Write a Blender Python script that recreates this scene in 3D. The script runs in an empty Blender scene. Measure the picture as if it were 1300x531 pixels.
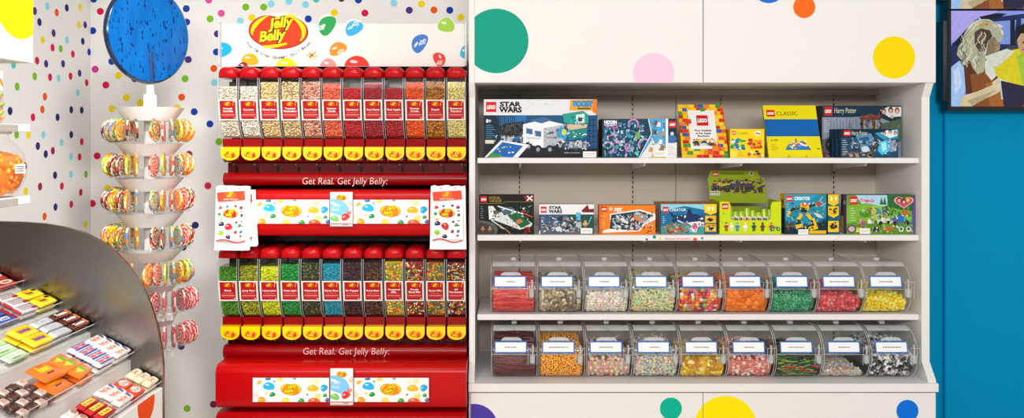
import bpy, bmesh, math, random
import numpy as np
from mathutils import Vector, Matrix

scene = bpy.context.scene
COL = scene.collection
FPX, CPX, HPY, CAMZ = 1100.0, 650.0, 178.0, 1.6      # focal length, principal column, horizon row (1300x531), eye height
PI = math.pi
rnd = random.Random(7)

def wx(px, Y): return (px - CPX) * Y / FPX
def wz(py, Y): return CAMZ - (py - HPY) * Y / FPX

def C(h):
    if not isinstance(h, str): return tuple(h)[:3]
    h = h.lstrip('#')
    if len(h) == 3: h = ''.join(c * 2 for c in h)
    o = []
    for i in (0, 2, 4):
        v = int(h[i:i + 2], 16) / 255
        o.append(v / 12.92 if v <= .04045 else ((v + .055) / 1.055) ** 2.4)
    return tuple(o)

def shade(c, k):
    c = C(c)
    return tuple(min(1, v * k) for v in c)

# ------------------------------------------------------------------ materials
def _tree(name):
    m = bpy.data.materials.new(name)
    m.use_nodes = True
    m.node_tree.nodes.clear()
    return m, m.node_tree.nodes, m.node_tree.links

def surf(name, rough=.4, spec=.5, coat=0, metal=0, noise=40, bump=.02, var=.05, sss=0):
    """Coloured by the mesh's own 'col' attribute and the object colour, with procedural variation."""
    m, N, L = _tree(name)
    out = N.new('ShaderNodeOutputMaterial'); p = N.new('ShaderNodeBsdfPrincipled')
    at = N.new('ShaderNodeAttribute'); at.attribute_name = 'col'
    oi = N.new('ShaderNodeObjectInfo')
    mx = N.new('ShaderNodeMix'); mx.data_type = 'RGBA'; mx.blend_type = 'MULTIPLY'; mx.inputs[0].default_value = 1
    L.new(at.outputs['Color'], mx.inputs[6]); L.new(oi.outputs['Color'], mx.inputs[7])
    L.new(mx.outputs[2], p.inputs['Base Color'])
    tc = N.new('ShaderNodeTexCoord'); nz = N.new('ShaderNodeTexNoise'); nz.inputs['Scale'].default_value = noise
    L.new(tc.outputs['Object'], nz.inputs['Vector'])
    mr = N.new('ShaderNodeMapRange'); mr.inputs[3].default_value = max(0, rough - var); mr.inputs[4].default_value = rough + var
    L.new(nz.outputs[0], mr.inputs[0]); L.new(mr.outputs[0], p.inputs['Roughness'])
    if bump:
        b = N.new('ShaderNodeBump'); b.inputs['Strength'].default_value = bump; b.inputs['Distance'].default_value = .002
        L.new(nz.outputs[0], b.inputs['Height']); L.new(b.outputs[0], p.inputs['Normal'])
    p.inputs['Specular IOR Level'].default_value = spec
    p.inputs['Coat Weight'].default_value = coat
    p.inputs['Metallic'].default_value = metal
    if sss:
        p.inputs['Subsurface Weight'].default_value = sss; p.inputs['Subsurface Scale'].default_value = .004
    L.new(p.outputs[0], out.inputs[0])
    return m

def clear(name, tint=(.99, .995, .995), ior=1.45, rough=.06, veil=0.0, gl=1.0):
    """Acrylic sheet: passes light, mirrors by Fresnel, a white veil, strong where bright edges and highlights are painted in."""
    m, N, L = _tree(name)
    out = N.new('ShaderNodeOutputMaterial')
    t = N.new('ShaderNodeBsdfTransparent'); t.inputs[0].default_value = (*tint, 1)
    g = N.new('ShaderNodeBsdfGlossy'); g.inputs['Roughness'].default_value = rough
    lw = N.new('ShaderNodeLayerWeight'); lw.inputs[0].default_value = .5
    pw = N.new('ShaderNodeMath'); pw.operation = 'POWER'; pw.inputs[1].default_value = 4; L.new(lw.outputs['Facing'], pw.inputs[0])
    f0 = ((ior - 1) / (ior + 1)) ** 2
    mu = N.new('ShaderNodeMath'); mu.operation = 'MULTIPLY_ADD'; mu.inputs[1].default_value = gl * .8; mu.inputs[2].default_value = gl * f0
    L.new(pw.outputs[0], mu.inputs[0])
    mx = N.new('ShaderNodeMixShader')
    L.new(mu.outputs[0], mx.inputs[0]); L.new(t.outputs[0], mx.inputs[1]); L.new(g.outputs[0], mx.inputs[2])
    d = N.new('ShaderNodeBsdfDiffuse'); d.inputs[0].default_value = (.9, .9, .9, 1)
    m2 = N.new('ShaderNodeMixShader')
    tc = N.new('ShaderNodeTexCoord'); nz = N.new('ShaderNodeTexNoise'); nz.inputs['Scale'].default_value = 14
    L.new(tc.outputs['Object'], nz.inputs['Vector'])
    mr = N.new('ShaderNodeMapRange'); mr.inputs[3].default_value = veil * .6; mr.inputs[4].default_value = veil * 1.4
    L.new(nz.outputs[0], mr.inputs[0]); L.new(mr.outputs[0], m2.inputs[0])
    L.new(mx.outputs[0], m2.inputs[1]); L.new(d.outputs[0], m2.inputs[2]); L.new(m2.outputs[0], out.inputs[0])
    return m

def brushed(name):
    m, N, L = _tree(name)
    out = N.new('ShaderNodeOutputMaterial'); p = N.new('ShaderNodeBsdfPrincipled')
    p.inputs['Metallic'].default_value = 1
    tc = N.new('ShaderNodeTexCoord'); mp = N.new('ShaderNodeMapping'); mp.inputs['Scale'].default_value = (160, 1, 1.2)
    nz = N.new('ShaderNodeTexNoise'); nz.inputs['Scale'].default_value = 3; nz.inputs['Detail'].default_value = 6
    L.new(tc.outputs['Object'], mp.inputs[0]); L.new(mp.outputs[0], nz.inputs['Vector'])
    r = N.new('ShaderNodeMapRange'); r.inputs[3].default_value = .13; r.inputs[4].default_value = .26
    L.new(nz.outputs[0], r.inputs[0]); L.new(r.outputs[0], p.inputs['Roughness'])
    cr = N.new('ShaderNodeMapRange'); cr.inputs[3].default_value = .21; cr.inputs[4].default_value = .30
    L.new(nz.outputs[0], cr.inputs[0])
    cc = N.new('ShaderNodeCombineColor'); L.new(cr.outputs[0], cc.inputs[0])
    k = N.new('ShaderNodeMath'); k.operation = 'MULTIPLY'; k.inputs[1].default_value = .94; L.new(cr.outputs[0], k.inputs[0]); L.new(k.outputs[0], cc.inputs[1])
    k2 = N.new('ShaderNodeMath'); k2.operation = 'MULTIPLY'; k2.inputs[1].default_value = .88; L.new(cr.outputs[0], k2.inputs[0]); L.new(k2.outputs[0], cc.inputs[2])
    L.new(cc.outputs[0], p.inputs['Base Color'])
    p.inputs['Anisotropic'].default_value = .85
    p.inputs['Anisotropic Rotation'].default_value = .0
    tg = N.new('ShaderNodeTangent'); tg.direction_type = 'RADIAL'; tg.axis = 'Y'
    cx = N.new('ShaderNodeCombineXYZ'); cx.inputs[2].default_value = 1
    L.new(cx.outputs[0], p.inputs['Tangent'])
    b = N.new('ShaderNodeBump'); b.inputs['Strength'].default_value = .08; b.inputs['Distance'].default_value = .001
    L.new(nz.outputs[0], b.inputs['Height']); L.new(b.outputs[0], p.inputs['Normal'])
    L.new(p.outputs[0], out.inputs[0])
    return m

def screen(name, power=1.0):
    m, N, L = _tree(name)
    out = N.new('ShaderNodeOutputMaterial'); e = N.new('ShaderNodeEmission'); g = N.new('ShaderNodeBsdfGlossy')
    at = N.new('ShaderNodeAttribute'); at.attribute_name = 'col'
    tc = N.new('ShaderNodeTexCoord'); w = N.new('ShaderNodeTexNoise'); w.inputs['Scale'].default_value = 55
    L.new(tc.outputs['Object'], w.inputs['Vector'])
    mr = N.new('ShaderNodeMapRange'); mr.inputs[3].default_value = .8 * power; mr.inputs[4].default_value = 1.2 * power
    L.new(w.outputs[0], mr.inputs[0]); L.new(mr.outputs[0], e.inputs[1])
    L.new(at.outputs['Color'], e.inputs[0])
    g.inputs['Roughness'].default_value = .15; g.inputs[0].default_value = (.03, .03, .03, 1)
    a = N.new('ShaderNodeAddShader'); L.new(e.outputs[0], a.inputs[0]); L.new(g.outputs[0], a.inputs[1]); L.new(a.outputs[0], out.inputs[0])
    return m

PRINT = surf('printed card', .5, .18, noise=60, bump=.01)
PAINT = surf('wall paint', .75, .08, noise=300, bump=.02)
LAMINATE = surf('white laminate', .5, .12, noise=20, bump=.008)
GREYPANEL = surf('grey back panel', .32, .3, noise=18, bump=.01)
PLASTIC = surf('moulded plastic', .22, .5, coat=.2, noise=30, bump=.01)
REDPL = surf('red enamel', .25, .22, noise=25, bump=.012)
CANDY = surf('sugar candy', .2, .5, coat=.3, noise=120, bump=.06)
SUGAR = surf('sanded candy', .55, .4, noise=400, bump=.3)
FOIL = surf('wrapper film', .25, .5, coat=.25, noise=90, bump=.25)
METAL = surf('zinc metal', .3, .5, metal=1, noise=60)
STEEL = brushed('brushed steel')
CLEAR = clear('clear acrylic', veil=.010, gl=.45)
BODY = clear('dispenser acrylic', tint=(.985, .985, .985), veil=.006, gl=.15)
FILM = clear('clear film', ior=1.3, rough=.12, veil=.10)
EDGE = clear('acrylic edge', tint=(.85, .87, .87), veil=.42, rough=.1)
BEND_HIGHLIGHT = clear('acrylic bend highlight', tint=(.95, .95, .95), veil=.5, rough=.12)  # strong white veil stands in for the highlight on the bend
BAG = clear('frosted poly bag', veil=.55, rough=.2)
SCREEN = screen('lit screen', 1.0)

# ------------------------------------------------------------------ mesh building
class MB:
    def __init__(s):
        s.v = []; s.f = []; s.c = []; s.m = []; s.sm = []; s.M = None
    def add(s, vs, fs, col=(1, 1, 1), mat=0, smooth=False):
        b = len(s.v)
        if s.M is not None: vs = [s.M @ Vector(v) for v in vs]
        s.v.extend(tuple(v) for v in vs)
        multi = isinstance(col, list)
        if not multi: col = C(col)
        for i, f in enumerate(fs):
            s.f.append(tuple(b + k for k in f)); s.c.append(C(col[i]) if multi else col); s.m.append(mat); s.sm.append(smooth)
        return s
    def box(s, x0, x1, y0, y1, z0, z1, col=(1, 1, 1), ch=0, seg=1, mat=0):
        if x0 > x1: x0, x1 = x1, x0
        if y0 > y1: y0, y1 = y1, y0
        if z0 > z1: z0, z1 = z1, z0
        if ch <= 0:
            vs = [(x, y, z) for z in (z0, z1) for y in (y0, y1) for x in (x0, x1)]
            fs = [(0, 2, 3, 1), (4, 5, 7, 6), (0, 1, 5, 4), (2, 6, 7, 3), (0, 4, 6, 2), (1, 3, 7, 5)]
            return s.add(vs, fs, col, mat)
        bm = bmesh.new(); bmesh.ops.create_cube(bm, size=1)
        for v in bm.verts:
            v.co = ((x0 + x1) / 2 + v.co.x * (x1 - x0), (y0 + y1) / 2 + v.co.y * (y1 - y0), (z0 + z1) / 2 + v.co.z * (z1 - z0))
        bmesh.ops.bevel(bm, geom=bm.edges[:], offset=ch, segments=seg, profile=.5, affect='EDGES')
        bm.verts.index_update()
        s.add([v.co[:] for v in bm.verts], [[v.index for v in f.verts] for f in bm.faces], col, mat, smooth=seg > 1)
        bm.free(); return s
    def prism(s, pts, axis, a, b, col=(1, 1, 1), mat=0, smooth=False, caps=True):
        """pts: 2-D outline; axis 'x': (y,z), 'y': (x,z), 'z': (x,y); extruded from a to b."""
        n = len(pts)
        def P(p, t): return (t, p[0], p[1]) if axis == 'x' else (p[0], t, p[1]) if axis == 'y' else (p[0], p[1], t)
        vs = [P(p, a) for p in pts] + [P(p, b) for p in pts]
        fs = [(i, (i + 1) % n, n + (i + 1) % n, n + i) for i in range(n)]
        s.add(vs, fs, col, mat, smooth)
        if caps: s.add(vs, [tuple(range(n))[::-1], tuple(range(n, 2 * n))], col, mat)
        return s
    def sheet(s, pts, a, b, col=(1, 1, 1), mat=0, axis='x', smooth=True, th=0):
        """open profile swept straight (a curved sheet)."""
        n = len(pts)
        def P(p, t): return (t, p[0], p[1]) if axis == 'x' else (p[0], t, p[1]) if axis == 'y' else (p[0], p[1], t)
        vs = [P(p, a) for p in pts] + [P(p, b) for p in pts]
        return s.add(vs, [(i, i + 1, n + i + 1, n + i) for i in range(n - 1)], col, mat, smooth)
    def lathe(s, prof, cx, cy, n=24, col=(1, 1, 1), mat=0, smooth=True, a0=0, a1=2 * PI):
        full = abs(a1 - a0 - 2 * PI) < 1e-6
        k = n if full else n + 1
        vs = []
        for r, z in prof:
            for i in range(k):
                a = a0 + (a1 - a0) * i / n
                vs.append((cx + r * math.cos(a), cy + r * math.sin(a), z))
        fs = []
        for j in range(len(prof) - 1):
            for i in range(n):
                i2 = (i + 1) % k if full else i + 1
                fs.append((j * k + i, j * k + i2, (j + 1) * k + i2, (j + 1) * k + i))
        return s.add(vs, fs, col, mat, smooth)
    def tube(s, pts, r, n=8, col=(1, 1, 1), mat=0, cap=True, r1=None):
        pts = [Vector(p) for p in pts]; vs = []
        for i, p in enumerate(pts):
            d = (pts[min(i + 1, len(pts) - 1)] - pts[max(i - 1, 0)]).normalized()
            u = d.cross(Vector((0, 0, 1)) if abs(d.z) < .9 else Vector((1, 0, 0))).normalized(); w = d.cross(u)
            rr = r if r1 is None else r + (r1 - r) * i / (len(pts) - 1)
            vs += [tuple(p + rr * (math.cos(2 * PI * k / n) * u + math.sin(2 * PI * k / n) * w)) for k in range(n)]
        fs = [(i * n + k, i * n + (k + 1) % n, (i + 1) * n + (k + 1) % n, (i + 1) * n + k) for i in range(len(pts) - 1) for k in range(n)]
        s.add(vs, fs, col, mat, True)
        if cap:
            m = len(pts) - 1
            s.add(vs, [tuple(range(n))[::-1], tuple(range(m * n, m * n + n))], col, mat)
        return s
    def ell(s, c, r, nu=10, nv=6, col=(1, 1, 1), mat=0, R=None, bend=0):
        vs = [(0, 0, -1)]; c = Vector(c)
        for j in range(1, nv):
            t = PI * j / nv
            for i in range(nu):
                a = 2 * PI * i / nu; vs.append((math.sin(t) * math.cos(a), math.sin(t) * math.sin(a), -math.cos(t)))
        vs.append((0, 0, 1)); L = len(vs) - 1
        fs = [(0, 1 + (i + 1) % nu, 1 + i) for i in range(nu)] + [(L, L - nu + i, L - nu + (i + 1) % nu) for i in range(nu)]
        for j in range(nv - 2):
            for i in range(nu):
                b = 1 + j * nu; fs.append((b + i, b + (i + 1) % nu, b + nu + (i + 1) % nu, b + nu + i))
        o = []
        for v in vs:
            w = Vector((v[0] * r[0], v[1] * r[1] + bend * v[0] ** 2, v[2] * r[2]))
            if R is not None: w = R @ w
            o.append(tuple(w + c))
        return s.add(o, fs, col, mat, True)
    def build(s, name, mats, parent=None, loc=None, rot=None):
        me = bpy.data.meshes.new(name)
        me.from_pydata(s.v, [], s.f)
        if not isinstance(mats, (list, tuple)): mats = [mats]
        for m in mats: me.materials.append(m)
        n = len(s.f)
        me.polygons.foreach_set('material_index', np.array(s.m, dtype=np.int32))
        me.polygons.foreach_set('use_smooth', np.array(s.sm, dtype=bool))
        at = me.attributes.new('col', 'FLOAT_COLOR', 'CORNER')
        cnt = np.array([len(f) for f in s.f]); ca = np.ones((n, 4), dtype=np.float32)
        ca[:, :3] = np.array(s.c, dtype=np.float32).reshape(n, 3)
        at.data.foreach_set('color', np.repeat(ca, cnt, axis=0).ravel())
        me.update()
        o = bpy.data.objects.new(name, me); COL.objects.link(o)
        if parent is not None: o.parent = parent
        if loc is not None: o.location = loc
        if rot is not None: o.rotation_euler = rot
        return o

_tc = {}
def text_geo(t, bold=0.0, shear=0.0, space=1.0):
    k = (t, round(bold, 4), shear, space)
    if k in _tc: return _tc[k]
    cu = bpy.data.curves.new('lettering', 'FONT'); cu.body = t; cu.size = 1; cu.offset = bold; cu.shear = shear
    cu.resolution_u = 3; cu.fill_mode = 'FRONT'; cu.space_character = space
    ob = bpy.data.objects.new('lettering', cu); COL.objects.link(ob)
    dg = bpy.context.evaluated_depsgraph_get(); dg.update()
    me = bpy.data.meshes.new_from_object(ob.evaluated_get(dg))
    v = [(p.co.x, p.co.y) for p in me.vertices]; f = [tuple(p.vertices) for p in me.polygons]
    bpy.data.objects.remove(ob); bpy.data.curves.remove(cu); bpy.data.meshes.remove(me)
    x0 = min((p[0] for p in v), default=0); x1 = max((p[0] for p in v), default=1)
    v = [(x - x0, y) for x, y in v]
    _tc[k] = (v, f, x1 - x0)
    return _tc[k]

def clip_poly(pts, r):
    u0, u1, v0, v1 = r
    for ax, lim, sg in ((0, u0, 1), (0, u1, -1), (1, v0, 1), (1, v1, -1)):
        out = []
        for i in range(len(pts)):
            a, b = pts[i - 1], pts[i]
            ia, ib = (a[ax] - lim) * sg >= 0, (b[ax] - lim) * sg >= 0
            if ia != ib:
                t = (lim - a[ax]) / (b[ax] - a[ax]); out.append((a[0] + t * (b[0] - a[0]), a[1] + t * (b[1] - a[1])))
            if ib: out.append(b)
        pts = out
        if not pts: return []
    return pts

class Art:
    """Flat print laid on a face: photo-like drawing units (x right, y down) in rect, mapped on origin O with axes U, V (metres)."""
    EPS = .00006
    def __init__(s, mb, rect, O, U, V, w, h, mat=0, lift=.0004, hs=1):
        s.mb, s.mat = mb, mat; s.x0, s.y0, s.x1, s.y1 = rect
        s.O, s.U, s.V = Vector(O), Vector(U).normalized(), Vector(V).normalized()
        s.N = s.U.cross(s.V); s.w, s.h = w, h; s.z = lift
        s.clip = None
    def P(s, p):
        u = (p[0] - s.x0) / (s.x1 - s.x0) * s.w; v = (s.y1 - p[1]) / (s.y1 - s.y0) * s.h
        return s.O + s.U * u + s.V * v + s.N * s.z
    def poly(s, pts, col, bump=True):
        if s.clip: pts = clip_poly(list(pts), s.clip)
        if len(pts) < 3: return s
        if bump: s.z += s.EPS
        A = sum(pts[i - 1][0] * pts[i][1] - pts[i][0] * pts[i - 1][1] for i in range(len(pts)))
        if A > 0: pts = pts[::-1]
        if not bump: s.z += s.EPS * .5
        s.mb.add([s.P(p) for p in pts], [tuple(range(len(pts)))], col, s.mat)
        if not bump: s.z -= s.EPS * .5
        return s
    def rect(s, x0, y0, x1, y1, col, bump=True): return s.poly([(x0, y0), (x1, y0), (x1, y1), (x0, y1)], col, bump)
    def ell(s, cx, cy, rx, ry, col, rot=0, n=24, bump=True):
        ca, sa = math.cos(rot), math.sin(rot)
        return s.poly([(cx + rx * math.cos(t) * ca - ry * math.sin(t) * sa, cy + rx * math.cos(t) * sa + ry * math.sin(t) * ca)
                       for t in (2 * PI * i / n for i in range(n))], col, bump)
    def bean(s, cx, cy, rx, ry, col, rot=0, hi=True, k=.28):
        ca, sa = math.cos(rot), math.sin(rot); pts = []
        for i in range(26):
            t = 2 * PI * i / 26; x = rx * math.cos(t); y = ry * math.sin(t)
            y += k * ry * (math.cos(t) ** 2) * 1.0 - k * ry * .4
            pts.append((cx + x * ca - y * sa, cy + x * sa + y * ca))
        s.poly(pts, col)
        if hi:
            s.ell(cx - rx * .3 * ca + ry * .35 * sa, cy - rx * .3 * sa - ry * .35 * ca, rx * .32, ry * .18, tuple(min(1, v * .4 + .6) for v in C(col)), rot, 10)
        return s
    def line(s, pts, w, col):
        for a, b in zip(pts[:-1], pts[1:]):
            dx, dy = b[0] - a[0], b[1] - a[1]; l = math.hypot(dx, dy) or 1; nx, ny = -dy / l * w / 2, dx / l * w / 2
            s.poly([(a[0] + nx, a[1] + ny), (b[0] + nx, b[1] + ny), (b[0] - nx, b[1] - ny), (a[0] - nx, a[1] - ny)], col, bump=a is pts[0])
        return s
    def text(s, t, x, y, size, col, fit=None, rot=0, bold=0.0, shear=0.0, align='l', space=1.0, outline=None, ow=.05):
        """y: baseline; size: cap height; fit: total width."""
        if outline is not None:
            s.text(t, x, y, size, outline, fit, rot, bold + ow, shear, align, space)
        v, f, wd = text_geo(t, bold, shear, space)
        k = size / .70; kx = k if fit is None else fit / max(wd, 1e-6)
        off = 0 if align == 'l' else -wd * kx / 2 if align == 'c' else -wd * kx
        ca, sa = math.cos(rot), math.sin(rot); s.z += s.EPS
        vs = []
        for a, b in v:
            X, Y = a * kx + off, -b * k
            vs.append(s.P((x + X * ca - Y * sa, y + X * sa + Y * ca)))
        s.mb.add(vs, f, col, s.mat); return s

# ------------------------------------------------------------------ objects
def tag(o, label=None, cat=None, group=None, kind=None):
    if label: o['label'] = label
    if cat: o['category'] = cat
    if group: o['group'] = group
    if kind: o['kind'] = kind
    return o
def thing(name, label, cat, loc=(0, 0, 0), group=None, rz=0):
    o = bpy.data.objects.new(name, None); COL.objects.link(o)
    o.empty_display_size = .05; o.location = loc; o.rotation_euler = (0, 0, rz)
    return tag(o, label, cat, group)
def copy_tree(o, label=None, group=None, loc=None):
    def rec(a, parent):
        c = a.copy(); COL.objects.link(c)
        if parent is not None: c.parent = parent; c.matrix_parent_inverse = a.matrix_parent_inverse.copy()
        for ch in list(a.children): rec(ch, c)
        return c
    c = rec(o, None)
    if label: c['label'] = label
    if group: c['group'] = group
    if loc is not None: c.location = loc
    return c
ORD = 'first second third fourth fifth sixth seventh eighth ninth tenth eleventh twelfth thirteenth fourteenth fifteenth sixteenth seventeenth eighteenth nineteenth twentieth'.split()
# =================================================================== SETTING
YB, XL = 4.75, -2.31                     # back wall, left wall
PAL = dict(c='#d8204f', m='#cf3f92', b='#1f43a8', n='#2b2f6e', p='#4e3a80', y='#f6d90f', g='#7cbf2a', o='#ee5a24', l='#8fd9ea', t='#5cc7bd', r='#9c2b4f', k='#e0549b', d='#4a4a52')
WHITEW = '#efede9'
mb = MB(); mb.box(-3.4, 4.6, -5.2, 4.9, -.06, 0, '#d6cfc6')
tag(mb.build('floor', surf('floor tile', .35, .4, noise=6)), kind='structure')

back_dots = """127.4,14.5c 117.8,39b 120.8,88m 142,78b 150.6,96y 134.5,108c 160.6,124y 178,130.6y 142,138y 230.6,123.5o 235,100g 239,75.7p
236.5,11b 265,0k 266.7,24g 276,43p 274.8,66b 271.5,87o 272.5,105l 225,137y 134,41y 171,100p 118.8,-1b 246.6,142b 237,28b 266.5,157.5b
278,180g 240,196r 264,236c 248,286n 232.6,314n 230,440p 237.6,519g 271,513.6r 123.4,198c 117.2,258.5c 136.6,239y 281,17k 312,9g 334.7,9g
344,5l 366.8,2l 388,6l 305,26.7l 319.7,22.5y 391.4,24b 424.3,16y 401.4,-1t 433.5,-2d 455,0b 463.3,16.6c 519.6,13p 535,5y 551,12.7o 571,13b
500,4l 585,22y 300,-12c 350,-14b 150,-10y 210,-14g 252,-16l 480,-14o 560,-14g""".split()
left_dots = """60,8l 84.7,10n 101.7,9y 72,16o 50,28n 108,31.6p 100,31.6y 68,42p 54,51y 85,51l 105,52.4n 66.7,60.6c 77,62g 113,66b 92.4,68.7c 47,77c 58.5,81p
80,81p 101,93p 44,97g 63.5,98c 74.4,99.4l 89.5,96.7c 110,105c 21.7,110g 17,82t 44,14p 57,122.8o 53.7,139o 41.8,149c 12.7,141n 73,149n 90.4,139.5n
103.7,140n 98.6,118l 55,171.4l 36,171y 21,171g 90.4,171n 78,181l 103.7,180c 48,185.5n 58,195.7n 67,191.5r 90,199l 101,199.4c 31,211n
69.8,222.5n 90,221.7l 109,221.4g 50.8,237r 78.5,236.4c 32.5,243y 102.5,244.3c 90.4,259.5c 70.3,263n 56.5,275o 108.7,285y 30,30g 35,60o 12,60c""".split()
def parse(d):
    c = d[-1]; a, b = d[:-1].split(','); return float(a), float(b), PAL[c]

mb = MB(); mb.box(XL - .1, 1.0, YB, YB + .1, 0, 3.3, WHITEW)
for d in back_dots:
    px, py, c = parse(d)
    a = Art(mb, (-1, -1, 1, 1), (wx(px, YB) - .0192, YB, wz(py, YB) - .0192), (1, 0, 0), (0, 0, 1), .0384, .0384)
    a.ell(0, 0, 1, 1, c, n=28)
# the same dotted paper goes on behind the rack and the shelves
for i in range(46):
    x, z = rnd.uniform(-2.2, -.3), rnd.uniform(.05, 1.2)
    px = CPX + x * FPX / YB; py = HPY + (CAMZ - z) * FPX / YB
    if py < 531 and (px < 278 and px > 100): continue
    Art(mb, (-1, -1, 1, 1), (x, YB, z), (1, 0, 0), (0, 0, 1), .0384, .0384).ell(0, 0, 1, 1, rnd.choice(list(PAL.values())), n=28)
tag(mb.build('wall_back', PAINT), kind='structure')
mb = MB(); mb.box(XL - .1, XL, -1.5, YB, 0, 3.3, WHITEW)
for d in left_dots:
    px, py, c = parse(d)
    Y = XL * FPX / (px - CPX); z = wz(py, Y)
    a = Art(mb, (-1, -1, 1, 1), (XL, Y - .0192, z - .0192), (0, 1, 0), (0, 0, 1), .0384, .0384)
    a.ell(0, 0, 1, 1, c, n=28)
tag(mb.build('wall_left', PAINT), kind='structure')
mb = MB(); mb.box(-3.4, 4.6, -5.2, -5.1, 0, 3.3, '#5b4d44'); tag(mb.build('wall_front', PAINT), kind='structure')
mb = MB(); mb.box(1.0, 4.6, YB, YB + .1, 0, 3.3, '#008fbf')
mb.box(2.36, 4.6, YB - .03, YB, 0, 3.3, '#008fbf', ch=.004)
tag(mb.build('wall_back_right', PAINT), kind='structure')

# =================================================================== SHELVING BAY (right)
YF, YS = 4.15, 4.2                       # cabinet fronts, side panel fronts
XA, XB = -.2075, 2.03
IA, IB = -.1795, 1.985                   # inner faces
LAM = '#e9e7e4'
ZU = 1.8754                              # underside of the overhead cabinets
ZC = .4408                               # countertop
Xm_u = wx(893, YF)
def cabinet(name, label, x0, x1, y0, z0, z1, dots, dx0, dx1, group=None):
    r = thing(name, label, 'cabinet', ((x0 + x1) / 2, 4.45, z0), group)
    L = r.location.copy()
    b = MB(); b.M = Matrix.Translation(-L)
    b.box(x0, x1, y0 + .02, YB - .005, z0, z1, LAM, ch=.001)
    b.build('carcass', LAMINATE, r)
    d = MB(); d.M = Matrix.Translation(-L)
    d.box(dx0, dx1, y0, y0 + .019, z0 + .0005, z1, LAM, ch=.0012)
    a = Art(d, (CPX + dx0 * FPX / y0, HPY + (CAMZ - z1) * FPX / y0, CPX + dx1 * FPX / y0, HPY + (CAMZ - z0) * FPX / y0), (dx0, y0, z0), (1, 0, 0), (0, 0, 1), dx1 - dx0, z1 - z0, lift=.0003)
    a.clip = (a.x0, a.x1, a.y0, a.y1)
    for cx, cy, rr, c in dots: a.ell(cx, cy, rr, rr, c, n=64)
    d.build('door', LAMINATE, r)
    return r
cabinet('overhead_cabinet', 'white overhead cabinet with a big green dot and a pink dot on its door', XA, Xm_u, YF, ZU, 2.8,
        [(630, 52, 41, '#009a80'), (829.8, 93.5, 26.3, '#fbc9df'), (740, -60, 24, '#f3d400')], wx(602.5, YF), Xm_u - .003, 'white overhead cabinets')
cabinet('overhead_cabinet', 'white overhead cabinet with orange and yellow dots on its door', Xm_u, XB, YF, ZU, 2.8,
        [(976, -18, 22, '#1f6fd0'), (1021, 9, 14, '#fb6a1c'), (1135, 73, 26.8, '#f6d500'), (1090, -70, 30, '#cf3f92')], Xm_u + .001, XB, 'white overhead cabinets')
YD = 4.142
zd = wz(499.3, YD); Xm_b = wx(892.5, YD)
cabinet('base_cabinet', 'white base cabinet with purple and teal dots under the counter', XA, Xm_b, YD, 0, zd,
        [(602, 543, 30, '#4d3fa0'), (851.7, 519, 14, '#05b092'), (921, 543, 40, '#ffe400')], wx(597.5, YD), Xm_b - .0015, 'white base cabinets')
cabinet('base_cabinet', 'white base cabinet with a blue dot and most of a large yellow dot', Xm_b, XB, YD, 0, zd,
        [(921, 543, 40, '#ffe400'), (1152, 522, 14, '#0a6fdb')], Xm_b + .0015, XB - .004, 'white base cabinets')

r = thing('countertop', 'white countertop slab under the lower row of acrylic candy bins', 'counter', (.9, 4.4, wz(498, 4.12)))
b = MB(); b.M = Matrix.Translation(-r.location)
b.box(XA, XB, 4.12, YB - .005, wz(498.2, 4.12), ZC, LAM, ch=.002)
b.build('slab', LAMINATE, r)

r = thing('shelving_bay', 'white open shelving bay with grey back and slotted uprights', 'shelving', (.9, 4.5, ZC))
L = r.location.copy()
def side(x0, x1):
    b = MB(); b.M = Matrix.Translation(-L)
    pr = [(YB - .006, ZC + .0005), (4.135, ZC + .0005), (4.135, ZC + .012), (YS, wz(459, YS)), (YS, wz(124, YS)), (4.158, ZU - .0005), (YB - .006, ZU - .0005)]
    b.prism(pr, 'x', x0, x1, LAM)
    return b.build('side_panel', LAMINATE, r)
side(XA, IA); side(IB, 2.0236)
YP = 4.727
xm = wx(858, YP)
for x0, x1 in ((IA, xm - .001), (xm + .001, IB)):
    b = MB(); b.M = Matrix.Translation(-L)
    b.box(x0 + .0005, x1 - .0005, YP, YP + .016, ZC + .001, ZU - .001, '#cabfb3', ch=.0008)
    b.build('back_panel', GREYPANEL, r)
UPR = [wx(p, YP) for p in (659.5, 803, 914.5, 1058)]
for x in UPR:
    b = MB(); b.M = Matrix.Translation(-L)
    b.box(x - .0085, x + .0085, YP - .005, YP - .0003, ZC + .002, ZU - .002, '#c6bbb0', ch=.001)
    z = ZC + .02
    while z < ZU - .03:
        b.box(x - .003, x + .003, YP - .0056, YP - .0045, z, z + .016, '#2a2626'); z += .0265
    b.build('slotted_upright', GREYPANEL, r)
b = MB(); b.M = Matrix.Translation(-L)
b.box(IA + .001, IB - .001, YP - .03, YP - .0006, ZU - .03, ZU - .001, '#cabfb3', ch=.001)
b.build('top_rail', GREYPANEL, r)

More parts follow.
